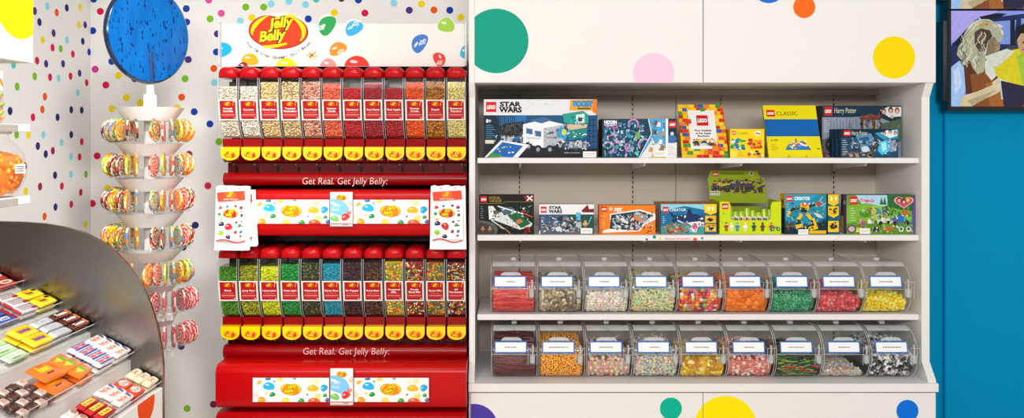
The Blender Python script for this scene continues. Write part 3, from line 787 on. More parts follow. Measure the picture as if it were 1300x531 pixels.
# ------------------------------------------------------------------ hanging packs of poly bags
def bag_pack(name_label, x0, x1, y0, y1, Y, tilt, group, skew=0):
    r = thing('bag_pack', name_label, 'bags', (wx((x0 + x1) / 2, Y), Y, wz(y1, Y)), group)
    M = Matrix.Translation(-r.location)
    w = wx(x1, Y) - wx(x0, Y); h = wz(y0, Y) - wz(y1, Y); X0, Z0 = wx(x0, Y), wz(y1, Y)
    rg = random.Random(name_label)
    b = MB(); b.M = M
    nx, nz, nl = 10, 14, 3
    for l in range(nl):
        vs = []; ox, oz = rg.uniform(-.004, .004), rg.uniform(-.003, .003)
        for j in range(nz + 1):
            for i in range(nx + 1):
                u, v = i / nx, j / nz
                pz = .012 * math.sin(v * 5 + l) * (1 - v) + .006 * math.sin(u * 7 + l * 2) * (1 - v * .6)
                wid = 1 - .05 * v * (1 if tilt >= 0 else .6)
                x = X0 + w * (.5 + (u - .5) * wid) + tilt * (1 - v) + ox
                z = Z0 + h * v + oz + (.007 * rg.random() if j == nz else 0)
                vs.append((x, Y + .02 + l * .004 + pz * .6 + .008 * v, z))
        fs = [(j * (nx + 1) + i, j * (nx + 1) + i + 1, (j + 1) * (nx + 1) + i + 1, (j + 1) * (nx + 1) + i) for j in range(nz) for i in range(nx)]
        b.add(vs, fs, '#f4f2f2', smooth=True)
    b.build('bag_layers', surf('milky film', .3, .5, coat=.2, noise=40, bump=.2) if 'milky film' not in bpy.data.materials else bpy.data.materials['milky film'], r)
    b = MB(); b.M = M
    V = Vector((0, .012, h)); hh = V.length
    a = Art(b, (0, 0, 45, 78), (X0 + tilt * .5, Y + .004, Z0), (1, 0, 0), V, w, hh, lift=.0003)
    a.clip = (1, 44, 0, 78)
    a.rect(3.5, 22, 41, 65, '#f8f6f6')
    a.poly([(3, 6), (39, 4), (40, 15), (4.5, 17)], '#e8482e')
    logo(a, 21, 9, 13, 0, '#f0641c', '#f5c21a'); a.text('jelly beans', 12, 15.2, 2, '#f6d8d0', fit=18, bold=.02)
    logo(a, 21, 32, 20, 1, '#c0281c', '#7a1410')
    for x, y, rx, ry, c in ((8, 25, 2.6, 2, '#b83a3a'), (17, 23.5, 1.8, 1.3, '#2f6fae'), (28, 23, 1.8, 1.4, '#8a2a3a'), (7, 33, 2, 2, '#2f8f4a'), (9.5, 45, 3.8, 2.8, '#2d2f5e'), (19, 48.5, 5, 4.2, '#c8322f'), (29, 43, 1.7, 1.3, '#5a2a2a'),
                            (33, 47, 2.5, 2, '#3f8f4a'), (9, 56, 3.6, 3, '#8fc21f'), (18.5, 61, 3.2, 2.5, '#2b2f5e'), (9, 40, 2.2, 1.6, '#e8b84a'), (35, 25, 2.4, 2, '#a83a4a'), (36, 34, 1.8, 1.4, '#3a3a3a'), (34.5, 60, 1.6, 1.4, '#c8322f'), (28, 55, 2, 2.4, '#b5432a'), (35, 55, 1.8, 1.6, '#3a7ab0')):
        a.bean(x, y, rx, ry, c, rg.uniform(-.8, .8), hi=rx > 2.4)
    for i in range(5): a.rect(34, 29 + i * 6, 37.5, 30.2 + i * 6, '#6a6a70', False)
    p = [(3 + i * 1.9, 66 - 2.2 * math.sin(i * .33)) for i in range(21)]
    a.line(p, 1.3, '#d5222e'); a.clip = None
    b.build('bag_print', PRINT, r)
    b = MB(); b.M = M
    b.tube([(X0 + w * .3, 4.098, Z0 + h + .002), (X0 + w * .3, Y + .01, Z0 + h - .004)], .0025, 8, '#bdbdbd'); b.tube([(X0 + w * .7, 4.098, Z0 + h + .002), (X0 + w * .7, Y + .01, Z0 + h - .004)], .0025, 8, '#bdbdbd')
    b.build('hanging_pin', METAL, r)
    return r
bag_pack('pack of printed white bags hanging at the left end of the upper drawer front', 271.5, 315.5, 238.5, 319, 3.985, -.004, 'packs of printed bags')
bag_pack('tilted pack of printed white bags behind the left-end pack', 280, 323, 243, 313, 4.045, .008, 'packs of printed bags')
bag_pack('pack of printed white bags hanging at the right end beside the white panel', 545.5, 591.5, 238, 318, 4.03, 0, 'packs of printed bags')
# =================================================================== LOLLIPOP TOWER
YT = 4.0; XT = wx(190.5, YT)
tower = thing('lollipop_tower', 'tall white display tower of stacked funnels holding rings of swirl lollipops', 'display stand', (XT, YT, 0))
TM = Matrix.Translation((0, 0, 0))
TIER = [166, 209, 252.5, 298, 343.5, 378, 421]
TZ = [wz(y, YT) for y in TIER]
b = MB(); b.lathe([(.001, 0), (.21, 0), (.21, .012), (.19, .022), (.03, .03), (.026, .06)], 0, 0, 40, '#f2f0ee')
b.build('foot', PLASTIC, tower)
b = MB(); b.lathe([(.026, .03), (.026, TZ[0] + .06), (.001, TZ[0] + .06)], 0, 0, 24, '#f4f2f0')
b.build('pole', PLASTIC, tower)
b = MB(); b.lathe([(.029, wz(150, YT)), (.029, wz(122, YT)), (.026, wz(120, YT)), (.001, wz(120, YT))], 0, 0, 28, '#f7f5f3')
b.build('socket', PLASTIC, tower)
for i, z in enumerate(TZ):
    zt = wz([137, 182.3, 226.3, 270, 316.5, 360.5, 398][i], YT); zb = wz([154, 198, 242, 287, 331, 370, 412][i], YT)
    b = MB(); r0 = .148 if i else .150; r1 = .098 if i else .106
    if i >= 5: r0, r1 = .120, .096
    b.lathe([(r0, zt), (r1, zb)], 0, 0, 48, '#eeeceb'); b.lathe([(.027, zt - .004), (r0 - .006, zt - .004), (r0 - .005, zt), (r0, zt)], 0, 0, 48, '#eeeceb', smooth=False); b.lathe([(r1, zb), (.027, zb + .003)], 0, 0, 48, '#eeeceb')
    b.build('funnel', PLASTIC, tower)
    b = MB(); zr = z - .0575
    b.lathe([(.105, zr), (.175, zr), (.175, zr - .002), (.105, zr - .002)], 0, 0, 48)
    b.build('clear_ring', CLEAR, tower)
for k, (tx, ty) in enumerate(((.19, wz(396.5, YT)), (.17, wz(441, YT)))):
    b = MB()
    for q in range(3): b.box(.055 + q * .03, .081 + q * .03, -.155 + q * .028, -.135 + q * .028, ty - .018, ty + .012, '#efedea', ch=.001)
    for q in range(3):
        for j in range(4): b.box(.057 + q * .03, .079 + q * .03, -.1556 + q * .028, -.155 + q * .028, ty - .014 + j * .006, ty - .012 + j * .006, '#77706c')
    b.build('price_blocks', PRINT, tower)

RBOW = ['#f07a1e', '#f6d21a', '#3f9a3a', '#d9322f', '#f4efe6', '#2f7fae', '#e8a03a', '#7a3a78']
PALS = [['#f2842a', '#f6dfb0', '#f6c21a', '#e8622a', '#f4a83a', '#d8c4a8'], ['#3f9a3a', '#f6d21a', '#d8e0a0', '#8cc63a', '#f2b02a', '#e8721a'], ['#d9322f', '#f0c8b8', '#e86a5a', '#f2a08c', '#c22a2f', '#f4d8c8'],
        ['#2f7fae', '#e0d8c0', '#3fa088', '#f2d23a', '#7fb0b8', '#e8722a'], ['#f6c21a', '#e8542a', '#f6d21a', '#3f8f6a', '#f0e0b8', '#f08a2a'], ['#2a2a34', '#d9322f', '#e8c8a0', '#3a5f7a', '#f0b03a', '#d8d0c4'],
        ['#e8722a', '#3f9a5a', '#f6d21a', '#d9322f', '#f0dcb8', '#2f7a8a']]
REDS = [['#c9303a', '#e8b8ae', '#d8525a', '#f0d4cc'], ['#b52430', '#dca8a0', '#c94a50', '#ecccc4'], ['#6a4050', '#e0bcb4', '#c9303a', '#c09aa0']]
def pop_mesh(pal, seed):
    """swirled sugar disc, axis along +Y"""
    rg = random.Random(seed); b = MB(); R, T = .0525, .0148; nt, nr = 44, 7
    prof = [(0, T / 2)] + [(R * .82 * k / (nr - 1), T / 2 - .002 * (k / (nr - 1)) ** 3) for k in range(1, nr)] + [(R * .95, T * .30), (R, 0), (R * .95, -T * .30)] + [(R * .82 * k / (nr - 1), -T / 2 + .002 * (k / (nr - 1)) ** 3) for k in range(nr - 1, 0, -1)] + [(0, -T / 2)]
    vs = []
    for r, y in prof:
        for i in range(nt):
            a = 2 * PI * i / nt; rr = r * (1 + .012 * math.sin(9 * a + r * 300))
            vs.append((rr * math.cos(a), y, rr * math.sin(a)))
    fs, cs = [], []
    for j in range(len(prof) - 1):
        rm = (prof[j][0] + prof[j + 1][0]) / 2
        for i in range(nt):
            fs.append((j * nt + i, j * nt + (i + 1) % nt, (j + 1) * nt + (i + 1) % nt, (j + 1) * nt + i))
            ph = (i / nt) * len(pal) * 2 + rm / R * 9 + seed
            cs.append(pal[int(ph) % len(pal)])
    b.add(vs, fs, cs, smooth=True)
    return b
lolly = []
def pop_root(pal, seed):
    o = pop_mesh(pal, seed).build('lollipop', CANDY, None)
    s = MB(); s.tube([(0, 0, -.051), (0, 0, -.10)], .0022, 6, '#f4f2ee'); s.build('stick', PLASTIC, o)
    return o
PR = [pop_root(p, i) for i, p in enumerate(PALS)]; PRD = [pop_root(p, i) for i, p in enumerate(REDS)]
used = set()
TN = ['top', 'second', 'third', 'fourth', 'fifth', 'sixth', 'bottom']
for t, z in enumerate(TZ):
    red = t >= 5
    n = 16 if not red else 9
    a0, a1 = (-100, 100) if t < 4 else (-25, 100) if t == 4 else (-5, 100)
    rad = .160 if not red else .176
    for k in range(n):
        if t == 4 and k >= 11: break
        n_ = 11 if t == 4 else n
        a = math.radians(a0 + (a1 - a0) * k / (n_ - 1) + rnd.uniform(-1, 1)) - math.radians(15)
        if math.sin(a) > .12: a += math.radians(11)
        else: a -= math.radians(4)     # measured from the camera side
        src = rnd.choice(PRD if red else PR)
        c = src if src.name not in used else None
        if c is None:
            c = src.copy(); COL.objects.link(c)
            for ch in list(src.children):
                d = ch.copy(); COL.objects.link(d); d.parent = c
        used.add(src.name)
        c.location = (XT + rad * math.sin(a), YT - rad * math.cos(a), z + rnd.uniform(-.003, .003))
        yaw = a + math.radians(62 + rnd.uniform(-3, 3)) * (-1 if math.sin(a) < .12 else 1)
        tilt = rnd.uniform(-.045, .045)
        c.rotation_euler = (tilt, rnd.uniform(-.3, .3), yaw)
        for st in c.children:      # the stick runs inwards to the funnel
            d_ = Vector((-math.sin(a), math.cos(a), -.35)).normalized()
            Rp = c.rotation_euler.to_matrix(); ax_ = Rp @ Vector((0, 1, 0))
            d_ = (d_ - ax_ * d_.dot(ax_)).normalized()
            st.rotation_euler = (Rp.transposed() @ (-d_).to_track_quat('Z', 'Y').to_matrix()).to_euler()
        kind = 'red and white' if red else 'rainbow'
        tag(c, f'{kind} swirl lollipop, {ORD[k]} from the left on the {TN[t]} ring of the tower', 'lollipop', f'swirl lollipops on the {TN[t]} ring')
for s in PR + PRD:
    if s.name not in used:
        for ch in list(s.children): bpy.data.objects.remove(ch)
        bpy.data.objects.remove(s)

# giant blue lollipop -----------------------------------------------------------
m, N, L = _tree('blue hard candy')
out = N.new('ShaderNodeOutputMaterial'); p = N.new('ShaderNodeBsdfPrincipled'); tc = N.new('ShaderNodeTexCoord')
n1 = N.new('ShaderNodeTexNoise'); n1.inputs['Scale'].default_value = 52; n1.inputs['Detail'].default_value = 3
n2 = N.new('ShaderNodeTexNoise'); n2.inputs['Scale'].default_value = 9; n2.inputs['Detail'].default_value = 4
mp = N.new('ShaderNodeMapping'); mp.inputs['Scale'].default_value = (1.6, 1.6, .7); L.new(tc.outputs['Object'], mp.inputs[0]); L.new(mp.outputs[0], n1.inputs['Vector']); L.new(mp.outputs[0], n2.inputs['Vector'])
r1 = N.new('ShaderNodeValToRGB'); r1.color_ramp.elements[0].position = .595; r1.color_ramp.elements[0].color = (0, 0, 0, 1); r1.color_ramp.elements[1].position = .65; r1.color_ramp.elements[1].color = (1, 1, 1, 1)
L.new(n1.outputs[0], r1.inputs[0])
r2 = N.new('ShaderNodeValToRGB'); r2.color_ramp.elements[0].position = .35; r2.color_ramp.elements[0].color = (*C('#0058a6'), 1); r2.color_ramp.elements[1].position = .7; r2.color_ramp.elements[1].color = (*C('#006cba'), 1)
L.new(n2.outputs[0], r2.inputs[0])
mx = N.new('ShaderNodeMix'); mx.data_type = 'RGBA'; L.new(r1.outputs[0], mx.inputs[0]); L.new(r2.outputs[0], mx.inputs[6]); mx.inputs[7].default_value = (*C('#082c60'), 1)
L.new(mx.outputs[2], p.inputs['Base Color']); p.inputs['Roughness'].default_value = .16; p.inputs['Specular IOR Level'].default_value = .25
b_ = N.new('ShaderNodeBump'); b_.inputs['Strength'].default_value = .25; b_.inputs['Distance'].default_value = .006; L.new(n2.outputs[0], b_.inputs['Height']); L.new(b_.outputs[0], p.inputs['Normal'])
L.new(p.outputs[0], out.inputs[0])
BLUE = m
zc = wz(44, YT)
big = thing('giant_lollipop', 'giant blue round lollipop standing in the top of the white tower', 'lollipop', (XT + .004, YT, zc - .33))
big.rotation_euler = (0, math.radians(-3), math.radians(62))
b = MB(); R, T = .229, .038; nt = 64
prof = [(0, T / 2), (R * .5, T / 2), (R * .86, T / 2), (R * .95, T * .40), (R * .985, T * .25), (R, 0), (R * .985, -T * .25), (R * .95, -T * .40), (R * .86, -T / 2), (R * .5, -T / 2), (0, -T / 2)]
vs = [(r * math.cos(2 * PI * i / nt), -y, .33 + r * math.sin(2 * PI * i / nt)) for r, y in prof for i in range(nt)]
b.add(vs, [(j * nt + i, (j + 1) * nt + i, (j + 1) * nt + (i + 1) % nt, j * nt + (i + 1) % nt) for j in list(range(3)) + list(range(7, 10)) for i in range(nt)], '#1480cf', smooth=True)
b.build('candy_disc', BLUE, big)
b = MB(); b.add(vs, [(j * nt + i, (j + 1) * nt + i, (j + 1) * nt + (i + 1) % nt, j * nt + (i + 1) % nt) for j in range(3, 7) for i in range(nt)], '#07264a', smooth=True)  # rim painted dark to stand in for refraction at the candy edge
b.build('disc_rim', CANDY, big)
b = MB(); b.tube([(0, 0, .33 - R - .005), (0, 0, wz(120, YT) + .0008 - (zc - .33))], .0155, 16, '#f2f1ef', r1=.017); b.build('stick', PLASTIC, big)
b = MB(); b.tube([(0, -T / 2 + .004, .33 - R + .012), (0, -T / 2 + .004, .33 - R * .36)], .0115, 12, '#073766'); b.build('stick_core', CANDY, big)
# =================================================================== LEFT WALL SHELVES
YE = 3.12                                 # far end of the unit
XC = (42 - CPX) * YE / FPX
r = thing('wall_cabinet', 'white overhead cabinet with a big yellow dot, on the left wall', 'cabinet', ((XC + XL) / 2, 2.4, wz(80.5, YE)))
M = Matrix.Translation(-r.location); Z0 = wz(80.5, YE)
b = MB(); b.M = M; b.box(XL + .002, XC - .02, 1.6, YE, Z0, 2.8, LAM, ch=.002); b.build('carcass', LAMINATE, r)
b = MB(); b.M = M; b.box(XC - .0195, XC, 1.6, YE, Z0 - .0, 2.8, LAM, ch=.0015)
a = Art(b, (0, 0, 1, 1), (XC, 1.6, Z0), (0, 1, 0), (0, 0, 1), YE - 1.6, 2.8 - Z0, lift=.0003); a.clip = (0, 1, 0, 1)
yc, zc_, rr = 3.03, wz(-8, 3.03), .158
a.ell((yc - 1.6) / (YE - 1.6), (2.8 - zc_) / (2.8 - Z0), rr / (YE - 1.6), rr / (2.8 - Z0), '#e4c600', n=56)
b.build('door', LAMINATE, r)
SHX = -1.735
for i, (zt, nm) in enumerate(((wz(158, 3.06), 'upper white wall shelf on the left, with a small candy bag on it'), (wz(250.5, 3.06), 'lower white wall shelf on the left, carrying the glass candy jar'))):
    r = thing('wall_shelf', nm, 'shelf', (-2.0, 2.4, zt - .028), 'wall shelves on the left')
    M = Matrix.Translation(-r.location)
    b = MB(); b.M = M; b.box(XL + .001, SHX, 1.6, YE, zt - .026, zt, LAM, ch=.0015); b.build('board', LAMINATE, r)
    b = MB(); b.M = M; b.box(SHX + .0003, SHX + .006, 1.6, 3.035, zt - .027, zt - .001, '#a8a49f', ch=.001); b.build('price_rail', METAL if False else PLASTIC, r)
ZJ = wz(250.5, 3.06)
# glass jar, leaning opening towards the aisle
JX, JY, JS = -1.855, 3.035, 1.14
r = thing('candy_jar', 'round glass jar of orange candy on the lower left wall shelf', 'jar', (JX, JY, ZJ + .0005)); r.scale = (JS, JS, JS)
prof = [(.001, .002), (.075, .002), (.098, .02), (.118, .06), (.122, .095), (.112, .135), (.09, .165), (.072, .18), (.07, .195), (.076, .2)]
b = MB(); b.lathe(prof, 0, 0, 40); b.lathe([(.07, .03), (.09, .05)], 0, 0, 2) if False else None
b.build('glass_body', CLEAR, r)
b = MB(); b.lathe([(.001, .212), (.06, .21), (.079, .203), (.079, .196), (.07, .196)], 0, 0, 32); b.ell((0, 0, .225), (.02, .02, .016), 16, 8)
b.build('glass_lid', EDGE, r)
b = MB()
def onjar(u, v): 
    ang = -.28 + u / .112; z = .075 + v
    rr = .1245; return (rr * math.cos(ang), rr * math.sin(ang), z)
nn = 6
vs = [onjar(.045 * i / nn, v) for v in (0, .028) for i in range(nn + 1)]
b.add(vs, [(i, i + 1, nn + 2 + i, nn + 1 + i) for i in range(nn)], '#f2efec')
for k, zz in enumerate((.006, .013, .019)):
    vs = [tuple(c * (1.004 if q < 2 else 1) for q, c in enumerate(onjar(.005 + .03 * i / nn, v))) for v in (zz, zz + .003) for i in range(nn + 1)]
    b.add(vs, [(i, i + 1, nn + 2 + i, nn + 1 + i) for i in range(nn)], '#6a6460')
b.build('jar_label', PRINT, r)
b = MB(); rg = random.Random(3)
b.lathe([(.001, .012), (.07, .012), (.09, .03), (.105, .07), (.106, .1), (.09, .125), (.04, .135), (.001, .138)], 0, 0, 24, '#e8780f')
for i in range(420):
    z = rg.uniform(.012, .135); a_ = rg.uniform(0, 2 * PI)
    rr = np.interp(z, [.012, .03, .07, .1, .125, .135], [.07, .092, .108, .108, .092, .05]) - .001
    b.ell((rr * math.cos(a_), rr * math.sin(a_), z), (.009, .009, .006), 7, 4, rg.choice(['#f08a14', '#ee7a0a', '#f59a2a', '#e86a0a', '#f7a838']), 0, Matrix.Rotation(rg.uniform(0, 3), 3, 'X') @ Matrix.Rotation(rg.uniform(0, 3), 3, 'Y'))
oc = b.build('orange_candies', CANDY, None, (JX, JY, ZJ + .0005)); oc.scale = (JS, JS, JS)
tag(oc, 'orange candies filling the round glass jar', 'candies', None, 'stuff')
# small bag with a rainbow topper on the upper shelf
ZB = wz(158, 3.06)
r = thing('candy_bag', 'clear bag of orange and green candy with a rainbow picture card, upper left shelf', 'bag of candy', (-1.80, 2.95, ZB + .0005))
b = MB()
b.box(-.035, .035, -.05, .055, .0, .115, '#e6a070', ch=.012, seg=3)
rg = random.Random(5)
for i in range(90):
    b.ell((rg.uniform(.028, .037), rg.uniform(-.045, .05), rg.uniform(.008, .108)), (.006, .012, .008), 7, 4, rg.choice(['#e8862a', '#c9b04a', '#8fae4a', '#e05a3a', '#efd0a8', '#d98a5a']))
b.build('candy_fill', CANDY, r)
b = MB(); b.box(-.003, .032, -.055, .06, .112, .185, '#f1efec', ch=.003)
a = Art(b, (0, 0, 115, 73), (.0322, -.055, .112), (0, 1, 0), (0, 0, 1), .115, .073)
for k, c in enumerate(('#d8322f', '#f2862a', '#f6d21a', '#4fa83a', '#2f7fc0', '#5a3f9a')):
    R_ = 32 - k * 4; a.poly([(82 + R_ * math.cos(PI + PI * i / 20), 56 + R_ * math.sin(PI + PI * i / 20)) for i in range(21)], c)
a.ell(82, 56, 8, 7, '#f1efec'); a.ell(100, 56, 10, 6, '#ffffff'); a.ell(62, 56, 10, 6, '#ffffff')
b.build('header_card', PRINT, r)
b = MB(); b.box(-.037, .0385, -.054, .059, .0, .118, '#ffffff', ch=.012, seg=2); b.build('clear_film', FILM, r)

# =================================================================== CANDY BAR RACK (front left)
YPN = 3.4
def rk(px, py): return wx(px, YPN), wz(py, YPN)
XF, ZF = rk(207, 488)
rackc = thing('candy_bar_rack', 'stepped candy bar rack with white base and curved brushed steel end panel', 'display rack', (-1.75, 3.0, 0))
CM = Matrix.Translation(-rackc.location)
Y0R = 1.9
out_px = [(207.3, 531), (207.3, 462), (205, 440), (200, 414), (192, 388), (180.5, 362), (166, 340), (149, 322), (130, 307), (108, 296), (84, 289), (58, 284.5), (28, 282.3), (-10, 281.5), (-46, 281.5)]
pts = [rk(*p) for p in out_px]; pts[0] = (pts[1][0], 0.002); pts.append((pts[-1][0], .002))
b = MB(); b.M = CM; b.prism(pts[::-1], 'y', YPN, YPN + .004, '#ffffff'); b.build('end_panel', STEEL, rackc)
b = MB(); b.M = CM
for p, q in zip(pts[:-2], pts[1:-1]):
    n_ = Vector((q[1] - p[1], 0, -(q[0] - p[0]))).normalized() * .0022
    vs = []
    for (x, z) in (p, q): vs += [(x - n_.x, YPN - .005, z - n_.z), (x + n_.x, YPN - .005, z + n_.z), (x + n_.x, YPN + .008, z + n_.z), (x - n_.x, YPN + .008, z - n_.z)]
    b.add(vs, [(0, 4, 5, 1), (1, 5, 6, 2), (2, 6, 7, 3), (3, 7, 4, 0)], '#8c7a70')
b.build('panel_edge_trim', METAL, rackc)
# white base whose front face looks to the aisle
b = MB(); b.M = CM
XBK = -2.24
b.box(XBK, XF - .0005, Y0R, YPN - .0006, .002, ZF - .012, '#f2f0ec', ch=.001)
a = Art(b, (0, 0, YPN - Y0R, ZF - .014), (XF - .0005, Y0R, .002), (0, 1, 0), (0, 0, 1), YPN - Y0R, ZF - .014, lift=.0003)
a.clip = (0, YPN - Y0R, 0, ZF - .014)
a.ell(3.245 - Y0R, .015, .075, .075, '#f0521c', n=40); a.ell(2.6 - Y0R, .3, .05, .05, '#7cbf2a', n=40); a.ell(3.0 - Y0R, .42, .04, .04, '#2f4fae', n=40)
b.build('base', LAMINATE, rackc)
LIPS = [(205.5, 484), (170, 447), (119, 412), (79, 384), (31, 356)]
T_ = []
for i, (px, py) in enumerate(LIPS):
    x, z = rk(px, py)
    wdt = .145 if i == 0 else .15
    T_.append((x, z, wdt, math.radians(27)))
for i, (x, z, wdt, sl) in enumerate(T_):
    xb, zb = x - wdt * math.cos(sl), z - .030 + wdt * math.sin(sl)
    # white step under the tray
    b = MB(); b.M = CM
    b.prism([(x - .012, z - .035), (xb - .012, zb - .006), (xb - .012, max(.3, zb - .14)), (x - .012, max(.3, zb - .14))], 'y', Y0R, YPN - .0008, '#e6e2dd')
    b.build('step', LAMINATE, rackc)
    b = MB(); b.M = CM
    u = (-math.cos(sl), math.sin(sl)); n2 = (math.sin(sl), math.cos(sl))
    P0 = (x - .006, z - .032)
    def at(s_, h_): return (P0[0] + u[0] * s_ + n2[0] * h_, P0[1] + u[1] * s_ + n2[1] * h_)
    b.prism([at(0, 0), at(wdt - .004, 0), at(wdt - .004, .003), at(.003, .003)], 'y', Y0R + .01, YPN - .002, '#ffffff')
    b.prism([(P0[0], P0[1]), (P0[0] + .006, z), (P0[0] + .009, z), (P0[0] + .003, P0[1])], 'y', Y0R + .01, YPN - .002, '#ffffff')
    tr = b.build('clear_tray', CLEAR, rackc)
    b = MB(); b.M = CM
    b.tube([(P0[0] + .0075, Y0R + .01, z + .0005), (P0[0] + .0075, YPN - .003, z + .0005)], .0018, 6)
    b.build('tray_lip', EDGE, tr)

# ------------------------------------------------------------------ candy bars
def bar_mesh(L_, W_, H_, col, art=None, ends='#d8d4d0', wob=0):
    """flow-wrapped bar: long side X, pillow cross-section, crimped flat ends"""
    b = MB(); nx, nc = 12, 12
    vs, cs = [], []
    for i in range(nx + 1):
        u = i / nx; x = (u - .5) * L_
        e = min(u, 1 - u) / .14; k = min(1, max(.07, e ** .6)) if e < 1 else 1
        hw = W_ / 2 * (1 if e >= 1 else .92 + .08 * min(1, e))
        for j in range(nc):
            t = 2 * PI * j / nc; c_, s_ = math.cos(t), math.sin(t)
            y = hw * math.copysign(abs(c_) ** .45, c_); z = H_ / 2 * math.copysign(abs(s_) ** .6, s_) * k
            vs.append((x, y, z + H_ / 2 + wob * math.sin(u * 19 + j)))
    fs = [(i * nc + j, (i + 1) * nc + j, (i + 1) * nc + (j + 1) % nc, i * nc + (j + 1) % nc) for i in range(nx) for j in range(nc)]
    cs = [ends if (k // nc in (0, nx - 1)) else col for k in range(nx * nc)]
    b.add(vs, fs, cs, smooth=True)
    b.add(vs, [tuple(range(nc)), tuple(range(nx * nc, nx * nc + nc))[::-1]], ends)
    if art:
        a = Art(b, (0, 0, 100, 36), (-L_ * .40, -W_ * .42, H_ + .0003), (1, 0, 0), (0, 1, 0), L_ * .80, W_ * .84)
        a.clip = (0, 100, 0, 36); art(a)
    return b
def t_(txt, col, fit=66, size=18, y=27, x=50, **k): return lambda a: a.text(txt, x, y, size, col, fit=fit, align='c', bold=.05, **k)
def many(*fn):
    def f(a):
        for q in fn: q(a)
    return f
def rc(*r_): return lambda a: a.rect(*r_)
def el(*r_): return lambda a: a.ell(*r_)
BAR = dict(
    payday=(.128, .034, .020, '#f6f2ee', many(rc(0, 3, 72, 33, '#f9e6de'), t_('PayDay', '#f0592e', 62, 20, 28, 35), lambda a: a.poly([(74, 4), (96, 4), (84, 33), (70, 33)], '#27407f')), '#e6e0da'),
    ruth=(.128, .034, .020, '#f4f2f2', many(rc(0, 26, 100, 36, '#2040a0'), rc(0, 0, 100, 5, '#2f6fc8'), t_('Baby Ruth', '#e0342c', 80, 17, 23, 46)), '#e0dede'),
    goodbar=(.122, .032, .016, '#b5161c', many(rc(6, 5, 80, 31, '#f6d81c'), t_('Mr. Goodbar', '#d8322f', 62, 12, 24, 43)), '#c01a20'),
    kit=(.098, .049, .014, '#d9401c', many(el(50, 18, 34, 14, '#f6efe8'), t_('Kit Kat', '#d8301c', 52, 15, 25, 50)), '#c8381c'),
    wafer=(.105, .033, .018, '#ecd9b8', many(rc(4, 8, 96, 30, '#f4ece0'), rc(26, 8, 48, 30, '#e8941c'), rc(62, 10, 80, 28, '#d98a2a'), rc(48, 14, 60, 24, '#5a3a28')), '#e6c9a0'),
    cups=(.135, .085, .018, '#f0701a', many(t_("Reese's", '#f8d21a', 64, 15, 18, 45, shear=.2), rc(30, 23, 66, 26, '#5a2a14')), '#f0701a'),
    cups2=(.115, .05, .018, '#f27a1a', many(el(45, 18, 26, 12, '#f6c21a'), lambda a: a.poly([(52, 4), (74, 4), (66, 32), (46, 32)], '#5fae2a'), t_("Reese's", '#f8e04a', 34, 9, 20, 26)), '#f0701a'),
    brown=(.125, .034, .018, '#5a2416', many(rc(0, 8, 84, 28, '#6a2a1a'), t_('Tootsie', '#f2efec', 78, 17, 26, 42), rc(84, 0, 100, 36, '#d8782a'), rc(0, 32, 80, 36, '#c83028')), '#4a2a1c'),
    silver=(.125, .034, .018, '#b4b4b6', many(rc(20, 12, 84, 24, '#f2f2f4'), t_('Musketeers', '#4a4a8a', 56, 6, 21, 52)), '#c8c8ca'),
    yellow=(.135, .058, .018, '#f6cf14', many(rc(10, 12, 82, 27, '#ee8a1a'), t_('Butterfinger', '#2f50a0', 64, 9, 24, 46)), '#f6d83a'),
    green=(.125, .042, .014, '#b9d8a2', many(rc(4, 4, 96, 12, '#e8f2e0'), rc(8, 17, 90, 24, '#f6faf2'), rc(10, 28, 60, 32, '#5fa84a')), '#d8ead0'),
    yellow2=(.130, .052, .018, '#f4d612', many(lambda a: a.poly([(4, 8), (40, 3), (60, 26), (20, 33)], '#eeb41a'), rc(64, 5, 92, 14, '#3a2f2a'), t_('Honey', '#5a3a14', 42, 11, 24, 34)), '#f6e03a'),
    dots=(.125, .040, .018, '#d9d2d2', many(*[el(8 + 12 * (i % 8), 7 + 11 * (i // 8), 3.2, 3.2, '#6a4a48') for i in range(24)], rc(70, 24, 100, 36, '#a8242a')), '#a8242a'),
    blue=(.110, .040, .020, '#2a4a9c', many(rc(10, 8, 70, 26, '#e8ecf4'), t_('Crunch', '#2a4a9c', 48, 12, 23, 40)), '#24408c'),
    redc=(.125, .045, .020, '#b82018', many(el(50, 18, 40, 12, '#f2dcc4'), rc(30, 14, 70, 22, '#d8502a')), '#c8281c'),
    chew=(.045, .030, .022, '#e8c8bc', many(el(50, 18, 34, 12, '#c9a294')), '#5a3428'),
    dark=(.045, .030, .022, '#4a241c', None, '#2f1814'),
    nougat=(.085, .033, .030, '#f0ebe4', many(el(76, 20, 20, 14, '#a87a58'), el(20, 14, 14, 8, '#e2d4c4')), '#e6ddd4'),
    toffee=(.085, .033, .026, '#caa078', many(el(40, 18, 30, 12, '#f0e2d2'), el(84, 22, 14, 10, '#7a4a2c')), '#efe6dc'),
)
DESC = dict(payday='white wrapped bar with orange letters', ruth='white, red and blue wrapped bar', goodbar='red wrapped bar with a yellow panel', kit='orange red wrapped bar with a white oval', wafer='cream and orange biscuit pack',
            cups='large orange pack with yellow script', cups2='orange pack with a green flash', brown='brown wrapped bar with white letters', silver='silver grey wrapped bar', yellow='yellow pack with orange panel',
            green='pale green wrapped bar', yellow2='bright yellow dark-windowed pack', dots='grey bar with brown dots', blue='blue wrapped bar', redc='dark red pack with a cream oval', chew='pink wrapped chew', dark='dark chocolate square',
            nougat='white wrapped nougat piece', toffee='tan and white wrapped toffee')
TIERN = ['front tray', 'second tray up', 'third tray up', 'fourth tray up', 'topmost tray']
barproto = {}
